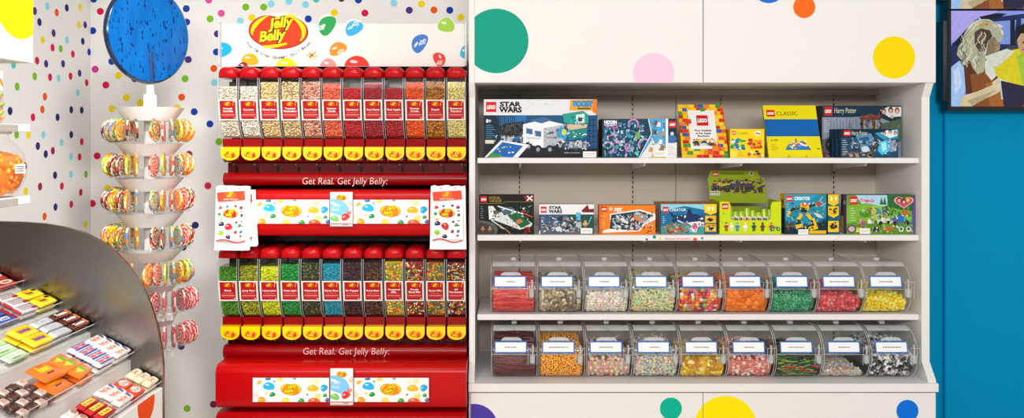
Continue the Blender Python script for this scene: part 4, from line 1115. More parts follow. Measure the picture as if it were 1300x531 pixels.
def put_bar(kind, tier, s_, h_, yc, yaw, label, group, roll=0):
    Lb, Wb, Hb, col, art, ends = BAR[kind]
    x, z, wdt, sl = T_[tier]
    if kind not in barproto:
        o = bar_mesh(Lb, Wb, Hb, col, art, ends, .0006).build({'cups': 'candy_pack', 'cups2': 'candy_pack', 'kit': 'candy_pack'}.get(kind, 'candy_bar'), FOIL); barproto[kind] = o
    else:
        o = barproto[kind].copy(); COL.objects.link(o)
    u = Vector((-math.cos(sl), 0, math.sin(sl))); n_ = Vector((math.sin(sl), 0, math.cos(sl)))
    P = Vector((x - .006, 0, z - .032)) + u * s_ + n_ * (.0044 + h_); P.y = yc
    # bar X -> world +Y, bar Y -> up the slope, bar Z -> slope normal
    R = Matrix((Vector((0, 1, 0)), u, n_)).transposed()
    R = R @ Matrix.Rotation(yaw, 3, 'Z') @ Matrix.Rotation(roll, 3, 'X')
    o.matrix_world = Matrix.Translation(P) @ R.to_4x4()
    tag(o, label, 'candy bar', group)
    return o
def column(kind, tier, y1, nacross, nlayers, w=None, jit=.004, s0=.0145, skip=()):
    """a column of equal bars lying across the tray; y1 = its far end; returns its near end"""
    Lb, Wb, Hb = BAR[kind][:3]; w = w or Wb
    for l in range(nlayers):
        for i in range(nacross):
            if (l, i) in skip: continue
            s_ = s0 + w * (i + .5) + (l % 2) * .0015
            top = l == nlayers - 1
            lay = '' if nlayers == 1 else ', top layer' if top else ', bottom layer' if l == 0 else ', middle layer'
            put_bar(kind, tier, s_, l * (Hb + .0026), y1 - Lb / 2 + rnd.uniform(-jit, jit), rnd.uniform(-.025, .025),
                    f'{DESC[kind]}, {ORD[i]} from the lip, {TIERN[tier]}{lay}', f'{DESC[kind]}s on the {TIERN[tier]}')
    return y1 - Lb - .008
y = column('wafer', 0, YPN - .012, 3, 2, .0338)
y = column('kit', 0, y, 2, 2, .0505)
y = column('payday', 0, y, 3, 2, .0345)
y = column('goodbar', 0, y, 3, 1, .0385, s0=.010) if False else column('goodbar', 0, y, 3, 2, .0335)
k = 0
for j in range(4):
    for i in range(3):
        kd = 'nougat' if (i + j) % 3 else 'toffee'
        put_bar(kd, 0, .034 + .034 * i, 0, y - .045 - j * .095, rnd.uniform(-.1, .1), f'{DESC[kd]}, {ORD[i]} row from the lip, {ORD[j]} behind the red bars', 'loose wrapped pieces on the front tray')
y = column('payday', 1, YPN - .012, 4, 2, .0345)
y = column('ruth', 1, y, 4, 2, .0345)
yy = y
for i, (ds, dy, yaw) in enumerate(((.037, -.065, .05), (.082, -.06, -.06), (.116, -.07, .03))):
    put_bar('cups2', 1, ds, .0, yy + dy, yaw, f'orange pack with green flash, {ORD[i]} from the lip, second tray', 'orange packs with a green flash')
    put_bar('cups2', 1, ds + .009, .0215, yy + dy - .012, yaw + .05, f'orange pack with green flash, {ORD[i]} from the lip, upper layer, second tray', 'orange packs with a green flash')
yy -= .128
put_bar('cups', 1, .062, 0, yy - .075, .01, 'large orange pack with yellow script, nearer the lip, second tray', 'large orange packs'); put_bar('cups', 1, .106, .0225, yy - .07, -.05, 'large orange pack with yellow script, higher up the second tray', 'large orange packs')
yy -= .15
for j in range(4):
    for i in range(4):
        kd = 'chew' if (i + j) % 2 else 'dark'
        put_bar(kd, 1, .022 + .034 * i, 0, yy - .028 - j * .052, rnd.uniform(-.15, .15), f'{DESC[kd]}, {ORD[i]} row from the lip, {ORD[j]} behind the orange packs', 'wrapped squares on the second tray')
y = column('brown', 2, YPN - .012, 3, 2, .0385)
y = column('silver', 2, y, 3, 2, .0385)
y = column('yellow', 2, y, 2, 2, .0585)
y = column('green', 2, y, 3, 1, .0425)
y = column('yellow2', 3, YPN - .012, 2, 2, .058)
y = column('dots', 3, y, 3, 2, .042)
y = column('blue', 3, y, 3, 1, .043)
y = column('redc', 4, YPN - .012, 3, 1, .046)
y = column('silver', 4, y, 3, 1, .042)
# =================================================================== TOY BOXES ON THE SHELVES
RED = '#d5141c'
def badge(a, x0, y0, x1, y1):
    a.rect(x0, y0, x1, y1, '#e0191f')
    a.text('LEGO', (x0 + x1) / 2, y0 + (y1 - y0) * .68, (y1 - y0) * .34, '#ffffff', fit=(x1 - x0) * .80, align='c', bold=.05, shear=.15, outline='#1a1210', ow=.05)
def lines(a, x0, y0, x1, y1, n, c, w=.5):
    for i in range(n):
        y = y0 + (y1 - y0) * (i + .5) / n; a.rect(x0, y, x0 + (x1 - x0) * (.65 + .35 * ((i * 7) % 3) / 2), y + w, c, bump=i == 0)
def sticker(a, x0, y0, x1, y1):
    a.rect(x0, y0, x1, y1, '#f4f2f0'); a.rect(x0 + 1, y0 + (y1 - y0) * .35, x1 - 1, y0 + (y1 - y0) * .45, '#b0aeb0', False); a.rect(x0 + 1, y0 + (y1 - y0) * .62, x1 - 2, y0 + (y1 - y0) * .70, '#c8c6c8', False)
def studs(a, x0, y0, x1, y1, cols, n, smin, smax, rg):
    for i in range(n):
        w, h = rg.uniform(smin, smax), rg.uniform(smin, smax) * .6; x, y = rg.uniform(x0, x1 - w), rg.uniform(y0, y1 - h)
        a.poly([(x, y + h * .3), (x + w * .5, y), (x + w, y + h * .3), (x + w, y + h), (x + w * .5, y + h * 1.2), (x, y + h)], rg.choice(cols), bump=(i % 4 == 0))
def minifig(a, x, y, s, cols):
    """tiny printed toy person, feet at y"""
    a.rect(x - s * .16, y - s * .38, x - s * .02, y, cols[2]); a.rect(x + s * .02, y - s * .38, x + s * .16, y, cols[2], False)
    a.poly([(x - s * .2, y - s * .38), (x + s * .2, y - s * .38), (x + s * .14, y - s * .7), (x - s * .14, y - s * .7)], cols[1]); a.line([(x - s * .16, y - s * .66), (x - s * .28, y - s * .42)], s * .09, cols[1]); a.line([(x + s * .16, y - s * .66), (x + s * .3, y - s * .45)], s * .09, cols[1])
    a.rect(x - s * .11, y - s * .92, x + s * .11, y - s * .71, cols[0]); a.rect(x - s * .13, y - s * 1.0, x + s * .13, y - s * .88, cols[3])

def box(label, x0, y0, x1, y1, Y, depth, z, col, art, lean=0, side=None, group='toy building set boxes', name='toy_box', xb=None, cat='box', sideart=None):
    """carton whose front shows (x0,y0)-(x1,y1) of the photograph at depth Y, standing on height z; lean = how far its top goes back (m)"""
    X0, X1 = wx(x0, Y), wx(x1, Y); Hh = wz(y0, Y + lean) - z; W_ = X1 - X0
    r = thing(name, label, cat, ((X0 + X1) / 2, Y, z + .0004), group)
    V = Vector((0, lean, Hh)); h = V.length; N_ = Vector((1, 0, 0)).cross(V.normalized())
    if lean: r.location.z += depth * lean / h if False else 0
    b = MB(); O = Vector((-W_ / 2, 0, 0)); U = Vector((1, 0, 0)); D = -N_ * depth
    if lean:   # keep the back lower edge on the shelf too
        D = Vector((0, depth, 0)) if depth > .03 else Vector((0, depth, 0))
    c8 = [O, O + U * W_, O + U * W_ + V, O + V]; c8 = c8 + [p + D for p in c8]
    b.add([tuple(p) for p in c8], [(0, 1, 2, 3), (5, 4, 7, 6), (4, 0, 3, 7), (1, 5, 6, 2), (3, 2, 6, 7), (4, 5, 1, 0)], [col, col, side or col, side or col, side or col, col])
    if sideart:
        a2 = Art(b, (0, 0, depth * 100, h * 100), O + D, -D, V, depth, h, lift=.0003); a2.clip = (0, depth * 100, 0, h * 100); sideart(a2, depth * 100, h * 100)
    b.build('carton', PRINT, r)
    b = MB(); a = Art(b, (x0, y0, x1, y1), O, U, V, W_, h, lift=.0003)
    a.clip = (x0, x1, y0, y1)
    a.rect(x0, y0, x1, y1, col); art(a); b.build('front_print', PRINT, r)
    return r
Z1, Z2 = ZS[0], ZS[1]
rg = random.Random(11)

def busy(a, x0, y0, x1, y1, cols, n, smax=2.2):
    for i in range(n):
        x, y, t = rg.uniform(x0, x1), rg.uniform(y0, y1), rg.uniform(0, 3); l, w = rg.uniform(.6, smax), rg.uniform(.3, smax * .45)
        ca, sa = math.cos(t), math.sin(t)
        a.poly([(x - l * ca + w * sa, y - l * sa - w * ca), (x + l * ca + w * sa, y + l * sa - w * ca), (x + l * ca * .6 - w * sa, y + l * sa * .6 + w * ca), (x - l * ca - w * sa, y - l * sa + w * ca)], rg.choice(cols), bump=(i % 9 == 0))
# ---- top shelf
def art(a):
    a.rect(614, 126, 758, 146.5, '#e4e4e8'); 
    for i in range(26): x = rg.uniform(664, 722); y = rg.uniform(127, 137); a.rect(x, y, x + rg.uniform(1, 5), y + .4, '#c4c6cc', i == 0)
    a.rect(614, 146.5, 758, 196, '#0c2333')
    a.poly([(630, 147), (758, 147), (758, 190), (690, 196), (640, 176)], '#12507c'); a.poly([(634, 148), (668, 147), (664, 176), (640, 178)], '#1d6fb0')
    for i in range(9): a.rect(632 + i * 2.6, 147, 633.2 + i * 2.6, 158, '#0b2a44', i == 0)
    a.poly([(738, 148), (758, 146), (758, 190), (742, 190)], '#0f4f84')
    for i in range(5): a.rect(746, 152 + i * 7, 757, 152.8 + i * 7, '#0a1c30', i == 0)
    for x in (748, 753): a.rect(x, 150, x + .7, 190, '#0a1c30', False)
    a.poly([(614, 188), (640, 178), (690, 184), (722, 190), (758, 188), (758, 200), (614, 200)], '#141a22')
    badge(a, 617, 129.5, 630, 142.5)
    a.text('STAR', 634.5, 135.2, 5.6, '#14110f', fit=27, bold=.05); a.text('WARS', 633.5, 142.6, 6.2, '#14110f', fit=29, bold=.05)
    a.rect(633.2, 135.9, 650, 136.6, '#14110f', False)
    a.poly([(724, 127), (758, 126.5), (758, 140.5), (723, 140.5)], '#f7a61c'); a.poly([(752, 126.5), (758, 126.5), (758, 146), (752, 142)], '#ef7d22')
    a.text('BOOST', 727, 135.2, 6.4, '#1f9ad8', fit=26, bold=.06, outline='#0d4a80'); a.rect(733, 137, 750, 139, '#5a4a1c')
    a.text('8+', 617, 155.8, 4.2, '#f4f6f8', bold=.04); lines(a, 617, 158, 629, 176, 7, '#4d8fb8', .7); a.rect(616, 178, 627, 182.5, '#d8d8c4')
    # dark walker hull
    a.poly([(632, 166), (641, 157), (664, 154), (670, 160), (668, 172), (650, 174), (634, 172)], '#23262b'); a.poly([(640, 159), (662, 156), (665, 165), (641, 167)], '#3a3f46')
    for i in range(5): a.line([(638 + i * 6, 168), (642 + i * 6, 158)], .6, '#15171a')
    a.poly([(636, 172), (652, 173), (650, 180), (640, 178)], '#b8bcc2'); a.line([(643, 174), (640, 188)], 2, '#6a6e74'); a.line([(660, 172), (664, 186)], 2, '#8a8e94')
    # plain white toy lorry in the middle
    a.poly([(664, 158), (690, 152), (716, 158), (716, 182), (690, 188), (664, 182)], '#d4d8de'); a.poly([(664, 158), (690, 163), (690, 188), (664, 182)], '#eceef0'); a.poly([(690, 163), (716, 158), (716, 182), (690, 188)], '#b4bac4'); a.poly([(664, 158), (690, 152), (716, 158), (690, 163)], '#f4f5f6')
    a.poly([(672, 153), (690, 149), (702, 152), (688, 157)], '#3d67a0')
    for x, y, w, h, c in ((668, 163, 8, 7, '#3d67a0'), (679, 166, 8, 7, '#3d67a0'), (694, 168, 9, 3, '#5a6270'), (706, 164, 7, 4, '#3d67a0'), (694, 174, 18, 2, '#8a929c'), (668, 174, 18, 2, '#c4c9d0')): a.poly([(x, y), (x + w, y + (1 if x < 690 else -1)), (x + w, y + h + (1 if x < 690 else -1)), (x, y + h)], c)
    for x, y in ((671, 186), (683, 190), (698, 190), (711, 185)): a.ell(x, y, 5, 5.6, '#22262c'); a.ell(x, y, 2.2, 2.6, '#9aa2ac')
    busy(a, 690, 162, 716, 184, ['#c8ccd2', '#9aa2ac', '#b4bac4', '#5a6270', '#dfe2e6'], 34, 2.2); busy(a, 666, 160, 690, 182, ['#eceef0', '#dde0e4', '#c8ccd2', '#f6f7f8'], 24, 2.2); busy(a, 636, 158, 664, 173, ['#15171a', '#3a3f46', '#4f565e', '#23262b'], 40, 3)
    # teal machine at right
    a.poly([(714, 145), (740, 141), (747, 146), (747, 156), (735, 160), (716, 156)], '#1c9a90'); a.poly([(731, 146), (742, 144.5), (742, 156), (731, 157)], '#dfe8e6'); a.rect(734, 149, 739, 154, '#1a3030')
    a.poly([(716, 158), (746, 158), (744, 164), (724, 167)], '#d6b89a'); a.poly([(720, 166), (746, 162), (744, 174), (722, 178)], '#17857e')
    a.poly([(712, 160), (722, 168), (718, 178), (706, 172)], '#2a9ad0'); a.ell(716, 168, 3, 4, '#d6d24a')
    for i in range(4): a.rect(722 + i * 6, 180, 727 + i * 6, 188, ('#b8bcc2', '#8a9098')[i % 2], i == 0)
    busy(a, 718, 148, 746, 176, ['#1c9a90', '#17857e', '#0f6a64', '#3fb8ac', '#d6e0dc'], 36, 2.2); busy(a, 714, 178, 750, 190, ['#c8ccd2', '#8a929c', '#eef0f2', '#5a6270', '#2a3038', '#a8b0b8'], 40, 2); busy(a, 628, 172, 664, 190, ['#b8bcc2', '#6a6e74', '#1d6fb0', '#e0e4e8', '#2a3038'], 40, 2)
    # tablet
    a.poly([(615, 200), (636, 178), (672, 184), (657, 201)], '#e8eaee'); a.poly([(620, 199), (638, 180.5), (664, 185.5), (651, 200)], '#1661b4'); a.poly([(618, 200), (624, 194), (638, 197), (634, 200)], '#3f8f3a')
    for i in range(9): a.ell(630 + rg.uniform(0, 22), 184 + rg.uniform(0, 11), 1.6, .9, rg.choice(['#f2e04a', '#e8f0f6', '#f0a02a', '#7fd0f0']), bump=i == 0)
    a.text('MOBILE BUILDING', 716, 195, 1.6, '#c8ccd0', fit=20); sticker(a, 740, 192.5, 757, 200)
box('largest building set box, white title band and tablet picture, left end of top shelf', 614.3, 126.3, 758.3, 200.5, 4.262, .12, Z1, '#101820', art, side='#1a2430')

def art(a):
    a.rect(764, 151, 860, 201, '#0f2f3f')
    a.poly([(764, 151), (823, 151), (826, 170), (812, 201), (764, 201)], '#143f56')
    for i in range(46):
        x, y = rg.uniform(766, 818), rg.uniform(156, 199)
        a.ell(x, y, rg.uniform(1.5, 5), rg.uniform(.8, 2.4), rg.choice(['#2aa0b4', '#1d6f96', '#57c0b8', '#123a5a', '#4a7fae', '#c9a0cc', '#0e2a44']), rg.uniform(0, 3), 12, bump=(i % 5 == 0))
    for cx, cy, r_, a0, a1 in ((804, 158, 6, 2.5, 7), (799, 187, 5, 0, 4), (818, 184, 7, 2.4, 6.2), (772, 188, 7, 3.4, 7.6), (786, 166, 5, 1, 4.5), (774, 166, 6, 4, 8)):
        a.line([(cx + r_ * math.cos(t), cy + r_ * math.sin(t)) for t in (a0 + (a1 - a0) * i / 12 for i in range(13))], 2.4, '#dca0d4'); a.line([(cx + (r_ - .5) * math.cos(t), cy + (r_ - .5) * math.sin(t)) for t in (a0 + (a1 - a0) * i / 12 for i in range(13))], .7, '#8a5aa0')
    a.poly([(780, 164), (786, 160), (793, 163), (792, 176), (783, 178)], '#1f4a6e'); a.rect(783, 166, 786, 170, '#bfe6ea'); a.rect(788, 166, 791, 170, '#bfe6ea', False)
    a.ell(810, 172, 3, 5, '#6fae4a')
    a.poly([(823, 151), (846, 151), (846, 201), (812, 201), (828, 170)], '#4aa6d8'); a.poly([(812, 201), (828, 178), (846, 190), (846, 201)], '#e2e6e8'); a.poly([(822, 201), (846, 192), (846, 201)], '#e8c24a')
    busy(a, 766, 158, 816, 199, ['#2aa0b4', '#dca0d4', '#57c0b8', '#0c2a3e', '#4a7fae', '#b0e0e4', '#8a5aa0', '#1a5a70'], 170, 2.6); busy(a, 826, 156, 844, 198, ['#6a5a4a', '#e8ecec', '#4a5666', '#d8963a', '#b09a7a', '#2a6a9a'], 60, 2)
    a.line([(823, 151), (827, 170), (811, 201)], 1, '#f2f6f8')
    for x, y, c in ((832, 156, '#6a5a4a'), (831, 168, '#4a5666'), (841, 170, '#b09a7a'), (838, 180, '#eae6de'), (836, 158, '#d8e0e8'), (826, 190, '#d8963a'), (840, 188, '#a0703a')):
        a.poly([(x - 3, y + 3), (x - 1, y - 3), (x + 3, y - 2), (x + 2.5, y + 3.5)], c)
    a.rect(845, 151, 848, 201, '#f4f4f2'); a.rect(848, 151, 860, 181, '#12303f'); a.rect(847, 181, 860, 201, '#eceaea'); lines(a, 848, 184, 858, 198, 6, '#b8b4b4', .6)
    a.poly([(848, 174), (853, 168), (859, 176), (857, 182), (848, 182)], '#3f6fa8'); a.ell(853, 170, 2.2, 2.2, '#cfd6e0'); badge(a, 849, 154, 858, 162.5)
    a.text('HIDDEN', 767, 157.5, 4.2, '#f4f6f8', fit=16, bold=.06, outline='#0a141c'); a.rect(767, 158.6, 783, 159.6, '#d8e0e8', False); sticker(a, 830, 192, 845, 199.5)
box('teal and purple building set box with tentacle picture beside the largest box, top shelf', 764.8, 151, 859, 200.8, 4.262, .20, Z1, '#1a2c36', art, side='#2a3038')

def brick_art(a):
    BC = ['#f2c81a', '#d8302a', '#e8862a', '#2f5fae', '#3f9a3a', '#f0b81a', '#c5281f', '#f2d23a', '#e85a2a', '#f0c020']
    a.rect(860, 133, 920, 201, '#d89a1a')
    y = 133
    while y < 201:
        x = 860 - rg.uniform(0, 6)
        while x < 920:
            w = rg.choice([4, 6, 8, 8]); a.rect(x, y, x + w - .3, y + 4.3, rg.choice(BC), False); x += w
        y += 4.6
    a.z += a.EPS
    a.rect(872.5, 140.5, 907.5, 190, '#efedec'); a.rect(889, 137.5, 895, 142, '#3f9a3a'); a.rect(868, 152, 876, 158, '#d8412a'); a.rect(900, 184, 908, 192, '#e8862a')
    a.rect(883, 147, 898, 160.5, '#d5171d'); a.text('LEGO', 890.5, 156, 4.6, '#ffffff', fit=12.5, align='c', bold=.05, shear=.15, outline='#1a1210', ow=.05)
    for i, t in enumerate(('Now Available', 'at the Apple', 'Boutique')): a.text(t, 890.3, 167.6 + i * 3.5, 2.1, '#2a2624', fit=(22, 20, 15)[i], align='c', bold=.035)
    for i in range(11): minifig(a, 877.5 + i * 2.6, 186.5 - (i % 2) * .8, 8.5, [rg.choice(['#f2c81a', '#e8b890']), rg.choice(['#d8412a', '#2f6fae', '#f4f2ee', '#3a3a3a', '#e8c21a']), rg.choice(['#2a2a3a', '#8a5a2a', '#d8d4d0']), rg.choice(['#5a3014', '#1f1a16', '#d8412a', '#e8c24a'])])
r = box('upright sign sheet with a multicoloured brick border, leaning back on the top shelf', 866, 133, 925, 201, 4.262, .004, Z1, '#d89a1a', brick_art_wrap if False else (lambda a: (setattr(a, 'x0', 860), setattr(a, 'x1', 920), setattr(a, 'clip', (860, 920, 133, 201)), brick_art(a))), lean=.115, name='sign', cat='sign', group=None)
# clear easel behind the sign
r2 = r; b = MB(); b.box(-.04, .04, .12, .124, 0, .2, '#ffffff'); b.box(-.04, .04, .02, .124, 0, .003, '#ffffff'); b.build('clear_easel', CLEAR, r2)

def art(a):
    a.rect(926, 164, 971, 201, '#f6d312')
    badge(a, 929, 166.5, 934.5, 171.2); a.text('CLASSIC', 936, 170.6, 2.5, '#5a3a14', fit=14); a.ell(962, 169.5, 4.2, 2.8, '#f8f4e8'); a.ell(961, 169.5, 1.6, 1.2, '#d8412a'); a.ell(964, 170, 1.4, 1, '#2f6fae')
    studs(a, 927, 175, 947, 192, ['#1f9ab8', '#2f9a3a', '#1f6fae', '#3fb04a', '#157a8a', '#e8e4d8'], 26, 3, 7, rg)
    studs(a, 948, 175, 970, 190, ['#d8412a', '#f08a1a', '#b5301f', '#e8a01a', '#f2602a'], 20, 3, 7, rg)
    studs(a, 948, 190, 970, 200, ['#d8241c', '#f4f0e8', '#2a2a2a', '#f08a1a'], 12, 2.5, 5, rg)
    a.ell(931, 196, 6, 5, '#f8e04a'); lines(a, 936, 193, 946, 199, 3, '#d89a1a', .6)
box('small yellow building set box with piles of coloured bricks, beside the brick-bordered sign', 926.8, 164, 970.3, 200.8, 4.262, .10, Z1, '#f0c410', art, side='#c8920f')
def art(a):
    X0, X1 = 968, 1036; a.x0, a.x1 = X0, X1; a.clip = (X0, X1, 134, 200.5)
    a.rect(X0, 134, X1, 200.5, '#eadb10'); a.rect(X0, 152, X1, 174, '#0f62b0')
    badge(a, 971.5, 140, 982.5, 148.6); a.text('CLASSIC', 984.5, 147, 4.9, '#4a3a10', fit=27)
    a.text('4-99', 973, 180.5, 3, '#4a4414', fit=9); lines(a, 973, 183, 982, 192, 4, '#b0a21a', .7)
    a.poly([(990, 191), (995, 184), (1018, 184), (1023, 191)], '#1f5f9e'); a.poly([(991, 190), (995, 185), (1017, 185), (1021, 190)], '#2f7fc4')
    studs(a, 993, 179, 1019, 190, ['#e8eef4', '#9ac4e0', '#d8412a', '#f4f6f8', '#3f6fae', '#e8c21a'], 26, 2, 4.2, rg); a.rect(1004, 177, 1006, 182, '#d8412a'); a.rect(1030, 189, 1034, 190.4, '#8a7e1a')
    for x in (992, 1014): a.rect(x, 198, x + 3, 200.4, '#c8b40e')
box('thin yellow box with a wide blue band, leaning back on the top shelf', 976, 134, 1044.5, 200.8, 4.262, .02, Z1, '#eadb10', art, lean=.105, side='#b8a80c')

def hp_top(a, x0, x1, y0, y1, k):
    a.text('Harry Potter', x0, y1, (y1 - y0), '#c8ccb4', fit=x1 - x0, shear=.08, bold=.012)
def art(a):
    a.rect(1043, 134, 1145, 201, '#8a96aa'); a.poly([(1043, 134), (1145, 134), (1145, 160), (1110, 147), (1080, 149), (1043, 149)], '#14344c')
    a.poly([(1046, 149), (1080, 149), (1092, 168), (1090, 201), (1046, 201)], '#98a2b4'); 
    for i in range(10): a.rect(1050 + i * 4, 150 + (i % 3) * 2, 1051.4 + i * 4, 180, '#7d89a0', i == 0)
    a.poly([(1076, 163), (1079, 149), (1082, 163)], '#74809a')
    a.poly([(1090, 149), (1120, 147), (1118, 152), (1094, 154)], '#7a3f2a'); a.poly([(1096, 148), (1104, 144.5), (1116, 147.5)], '#8c4a30'); a.rect(1093, 153, 1119, 163, '#a89a94')
    for x, w, c in ((1093, 3, '#4a3028'), (1099, 5, '#5a7fa8'), (1107, 4, '#5a3a2a'), (1114, 3, '#5a7fa8'), (1117, 3, '#4a3028')): a.rect(x, 153, x + w, 164, c)
    a.poly([(1118, 158), (1145, 150), (1145, 180), (1118, 178)], '#4f6450'); a.poly([(1043, 178), (1060, 170), (1062, 201), (1043, 201)], '#5d6470'); a.ell(1052, 184, 4, 8, '#2f2a2a'); studs(a, 1044, 190, 1058, 200, ['#8a1f1f', '#3a2a2a', '#c8b8a8'], 8, 2, 4, rg)
    busy(a, 1092, 152, 1120, 166, ['#4a3028', '#8a5a3a', '#5a7fa8', '#a89a94', '#2f2a2a', '#c8a888'], 50, 2); busy(a, 1094, 146, 1118, 151, ['#7a3f2a', '#5f2f20', '#94543a'], 16, 2.5); busy(a, 1120, 160, 1144, 178, ['#4f6450', '#3f5444', '#6a7a5a', '#8a7a4a'], 40, 2.4); busy(a, 1046, 182, 1066, 200, ['#2f2a2a', '#5d6470', '#4a3f3f', '#7a7f88'], 24, 2)
    badge(a, 1046.2, 135.8, 1056.3, 146.8); hp_top(a, 1059, 1087, 137, 143.6, 1); lines(a, 1046, 152, 1053, 168, 6, '#d8dce4', .7)
    a.poly([(1117, 140), (1127, 136), (1144, 136), (1144, 148), (1128, 149)], '#dfe6ea')
    for x, y, c in ((1121.5, 141.5, '#6a3f2a'), (1130.5, 140, '#2a2220'), (1138.5, 140.5, '#8a4a24')): a.ell(x, y, 3, 4, c); a.ell(x, y + 1, 2, 2.6, '#e2b08c')
    a.ell(1132, 148, 2.2, 2.6, '#e2b08c')
box('large slate blue building set box with station roof picture, at right end of top shelf', 1043.6, 134.3, 1144, 199.6, 4.40, .09, Z1, '#1c3448', art, side='#1a2430')
def art(a):
    a.rect(1067, 164, 1141, 201, '#0e2a40'); a.poly([(1067, 176), (1141, 172), (1141, 201), (1067, 201)], '#1d4a6a'); a.poly([(1086, 172), (1106, 170), (1112, 184), (1092, 188)], '#5a8ab0'); a.poly([(1090, 176), (1102, 174), (1106, 182), (1094, 184)], '#2a5a8a')
    a.poly([(1110, 170), (1141, 164), (1141, 176), (1122, 178)], '#2f9ac0'); a.poly([(1118, 170), (1126, 166), (1139, 166), (1139, 173), (1130, 176)], '#dfeaf0')
    for x, y, c in ((1122.5, 170, '#6a3f2a'), (1130, 168, '#2a2220'), (1136.5, 169.5, '#8a4a24')): a.ell(x, y, 2.2, 2.8, c); a.ell(x, y + .8, 1.5, 1.9, '#e2b08c')
    a.poly([(1116, 182), (1126, 178), (1130, 192), (1120, 198), (1114, 192)], '#4ac0e8'); a.poly([(1119, 184), (1124, 181), (1126, 190), (1120, 194)], '#a8ecf8'); a.poly([(1128, 180), (1137, 178), (1138, 192), (1130, 194)], '#8f9ab0')
    studs(a, 1068, 192, 1110, 200, ['#6a5a4c', '#8a7a68', '#b0a08c', '#4a3f38'], 20, 3, 6, rg)
    for x in (1083, 1110): minifig(a, x, 192, 13, ['#e2b08c', '#5a4a44', '#3a3434', '#4a3020'])
    busy(a, 1078, 176, 1116, 192, ['#2a5a8a', '#8ab0d0', '#3a3434', '#c8d8e4', '#5a4a44', '#12304a', '#5a8ab0'], 80, 2.2); busy(a, 1116, 180, 1130, 198, ['#4ac0e8', '#a8ecf8', '#2f8ab0', '#e0f8fc'], 26, 2); busy(a, 1128, 178, 1139, 194, ['#8f9ab0', '#d0d8e4', '#3a3f50'], 16, 1.8)
    a.ell(1098, 190, 5, 4, '#c8d8e4'); badge(a, 1070.6, 166.2, 1079.5, 173.6); hp_top(a, 1080.5, 1101, 167, 172, 1); lines(a, 1069, 177, 1076, 194, 6, '#c8d4dc', .6)
for i, lb in enumerate(('small blue building set box with glowing stag, front one of the stack at right end', 'middle box of the small blue stack at right end of top shelf', 'rearmost box of the small blue stack at right end of top shelf')):
    Yb = 4.262 + i * .0455; xo = (1067.5 - CPX) * 4.262 / FPX - i * .004; w_ = (1140.3 - 1067.5) * 4.262 / FPX
    px0 = CPX + xo * FPX / Yb; px1 = CPX + (xo + w_) * FPX / Yb
    def art2(a, px0=px0, px1=px1):
        a.x0, a.x1 = 1067.5, 1140.3; a.clip = (1067.5, 1140.3, 164.5, 201); a.y0, a.y1 = 164.5, 201; art(a)
    yt = HPY + (CAMZ - (Z1 + (201 - 164.5) * 4.262 / FPX)) * FPX / Yb
    box(lb, px0, yt, px1, 201, Yb, .044, Z1, '#0e2a40', art2, side='#123650', group='small blue building set boxes')

# ---- middle shelf
def art(a):
    a.rect(608, 248, 678, 298, '#0f1612'); a.rect(608, 248, 678, 258, '#151312'); a.poly([(608, 258), (640, 258), (650, 256), (678, 256), (678, 298), (608, 298)], '#101c16'); a.line([(608, 258.5), (637, 258.5), (642, 256.5), (678, 256.5)], .4, '#a8822a')
    badge(a, 610, 249.6, 618, 257); a.text('STAR', 620.5, 252.6, 2.6, '#151312', fit=16, bold=.03, outline='#c9a83a'); a.text('WARS', 620, 256.8, 2.8, '#151312', fit=17, bold=.03, outline='#c9a83a')
    a.poly([(664, 249), (678, 248), (678, 255), (668, 256)], '#8a1a20'); a.line([(669, 249), (676, 255)], 1.6, '#f2ece8'); a.line([(676, 249), (669, 255)], 1.6, '#f2ece8')
    a.ell(608, 292, 24, 12, '#5a5c54'); a.ell(606, 294, 22, 11, '#3a3c38')
    a.line([(662, 270), (676, 276)], .9, '#e86a3a'); a.line([(665, 266), (675, 261)], .6, '#8fd0a8'); a.line([(640, 290), (648, 297)], .8, '#e8963a')
    a.poly([(620, 262), (626, 262), (632, 270), (652, 268), (676, 284), (674, 288), (660, 292), (636, 283), (622, 278)], '#d8dcd8'); a.poly([(644, 274), (658, 269), (674, 284), (662, 290)], '#15603f'); a.poly([(655, 280), (661, 278), (664, 282), (657, 285)], '#c9743a')
    a.poly([(634, 264), (650, 263), (652, 270), (640, 274)], '#3f5f74'); a.line([(632, 262), (664, 272)], 1.4, '#eef0ee'); a.line([(624, 280), (640, 291)], 1.6, '#c8ccca'); a.poly([(620, 262), (625, 262), (628, 280), (621, 279)], '#f2f4f2'); a.poly([(626, 268), (632, 267), (634, 276), (628, 276)], '#2a5a48')
    busy(a, 622, 264, 672, 290, ['#d8dcd8', '#f2f4f2', '#8a9290', '#2a5a48', '#b0b6b2', '#c9743a', '#3f5f74'], 80, 2.2); busy(a, 656, 260, 677, 284, ['#16281f', '#1f3a2c', '#2a4a3a'], 14, 3); a.poly([(646, 274.5), (657, 270.5), (672, 284), (662, 288.5)], '#15603f'); a.poly([(655, 280), (661, 278), (664, 282), (657, 285)], '#c9743a')
    lines(a, 610, 261, 614, 278, 6, '#98a09a', .6)
    for x in (613, 622): minifig(a, x, 296, 9, ['#d8a07a', '#b87a4a', '#7a4a3a', '#6a3f2a'])
    studs(a, 664, 288, 677, 297, ['#8a1a20', '#3a1a1a', '#c8322a'], 10, 2, 4, rg)
box('black building set box with a green and white spaceship, at left end of middle shelf', 608, 247.8, 678, 297.8, 4.262, .065, Z2, '#0f1612', art, side='#1c1c1a')
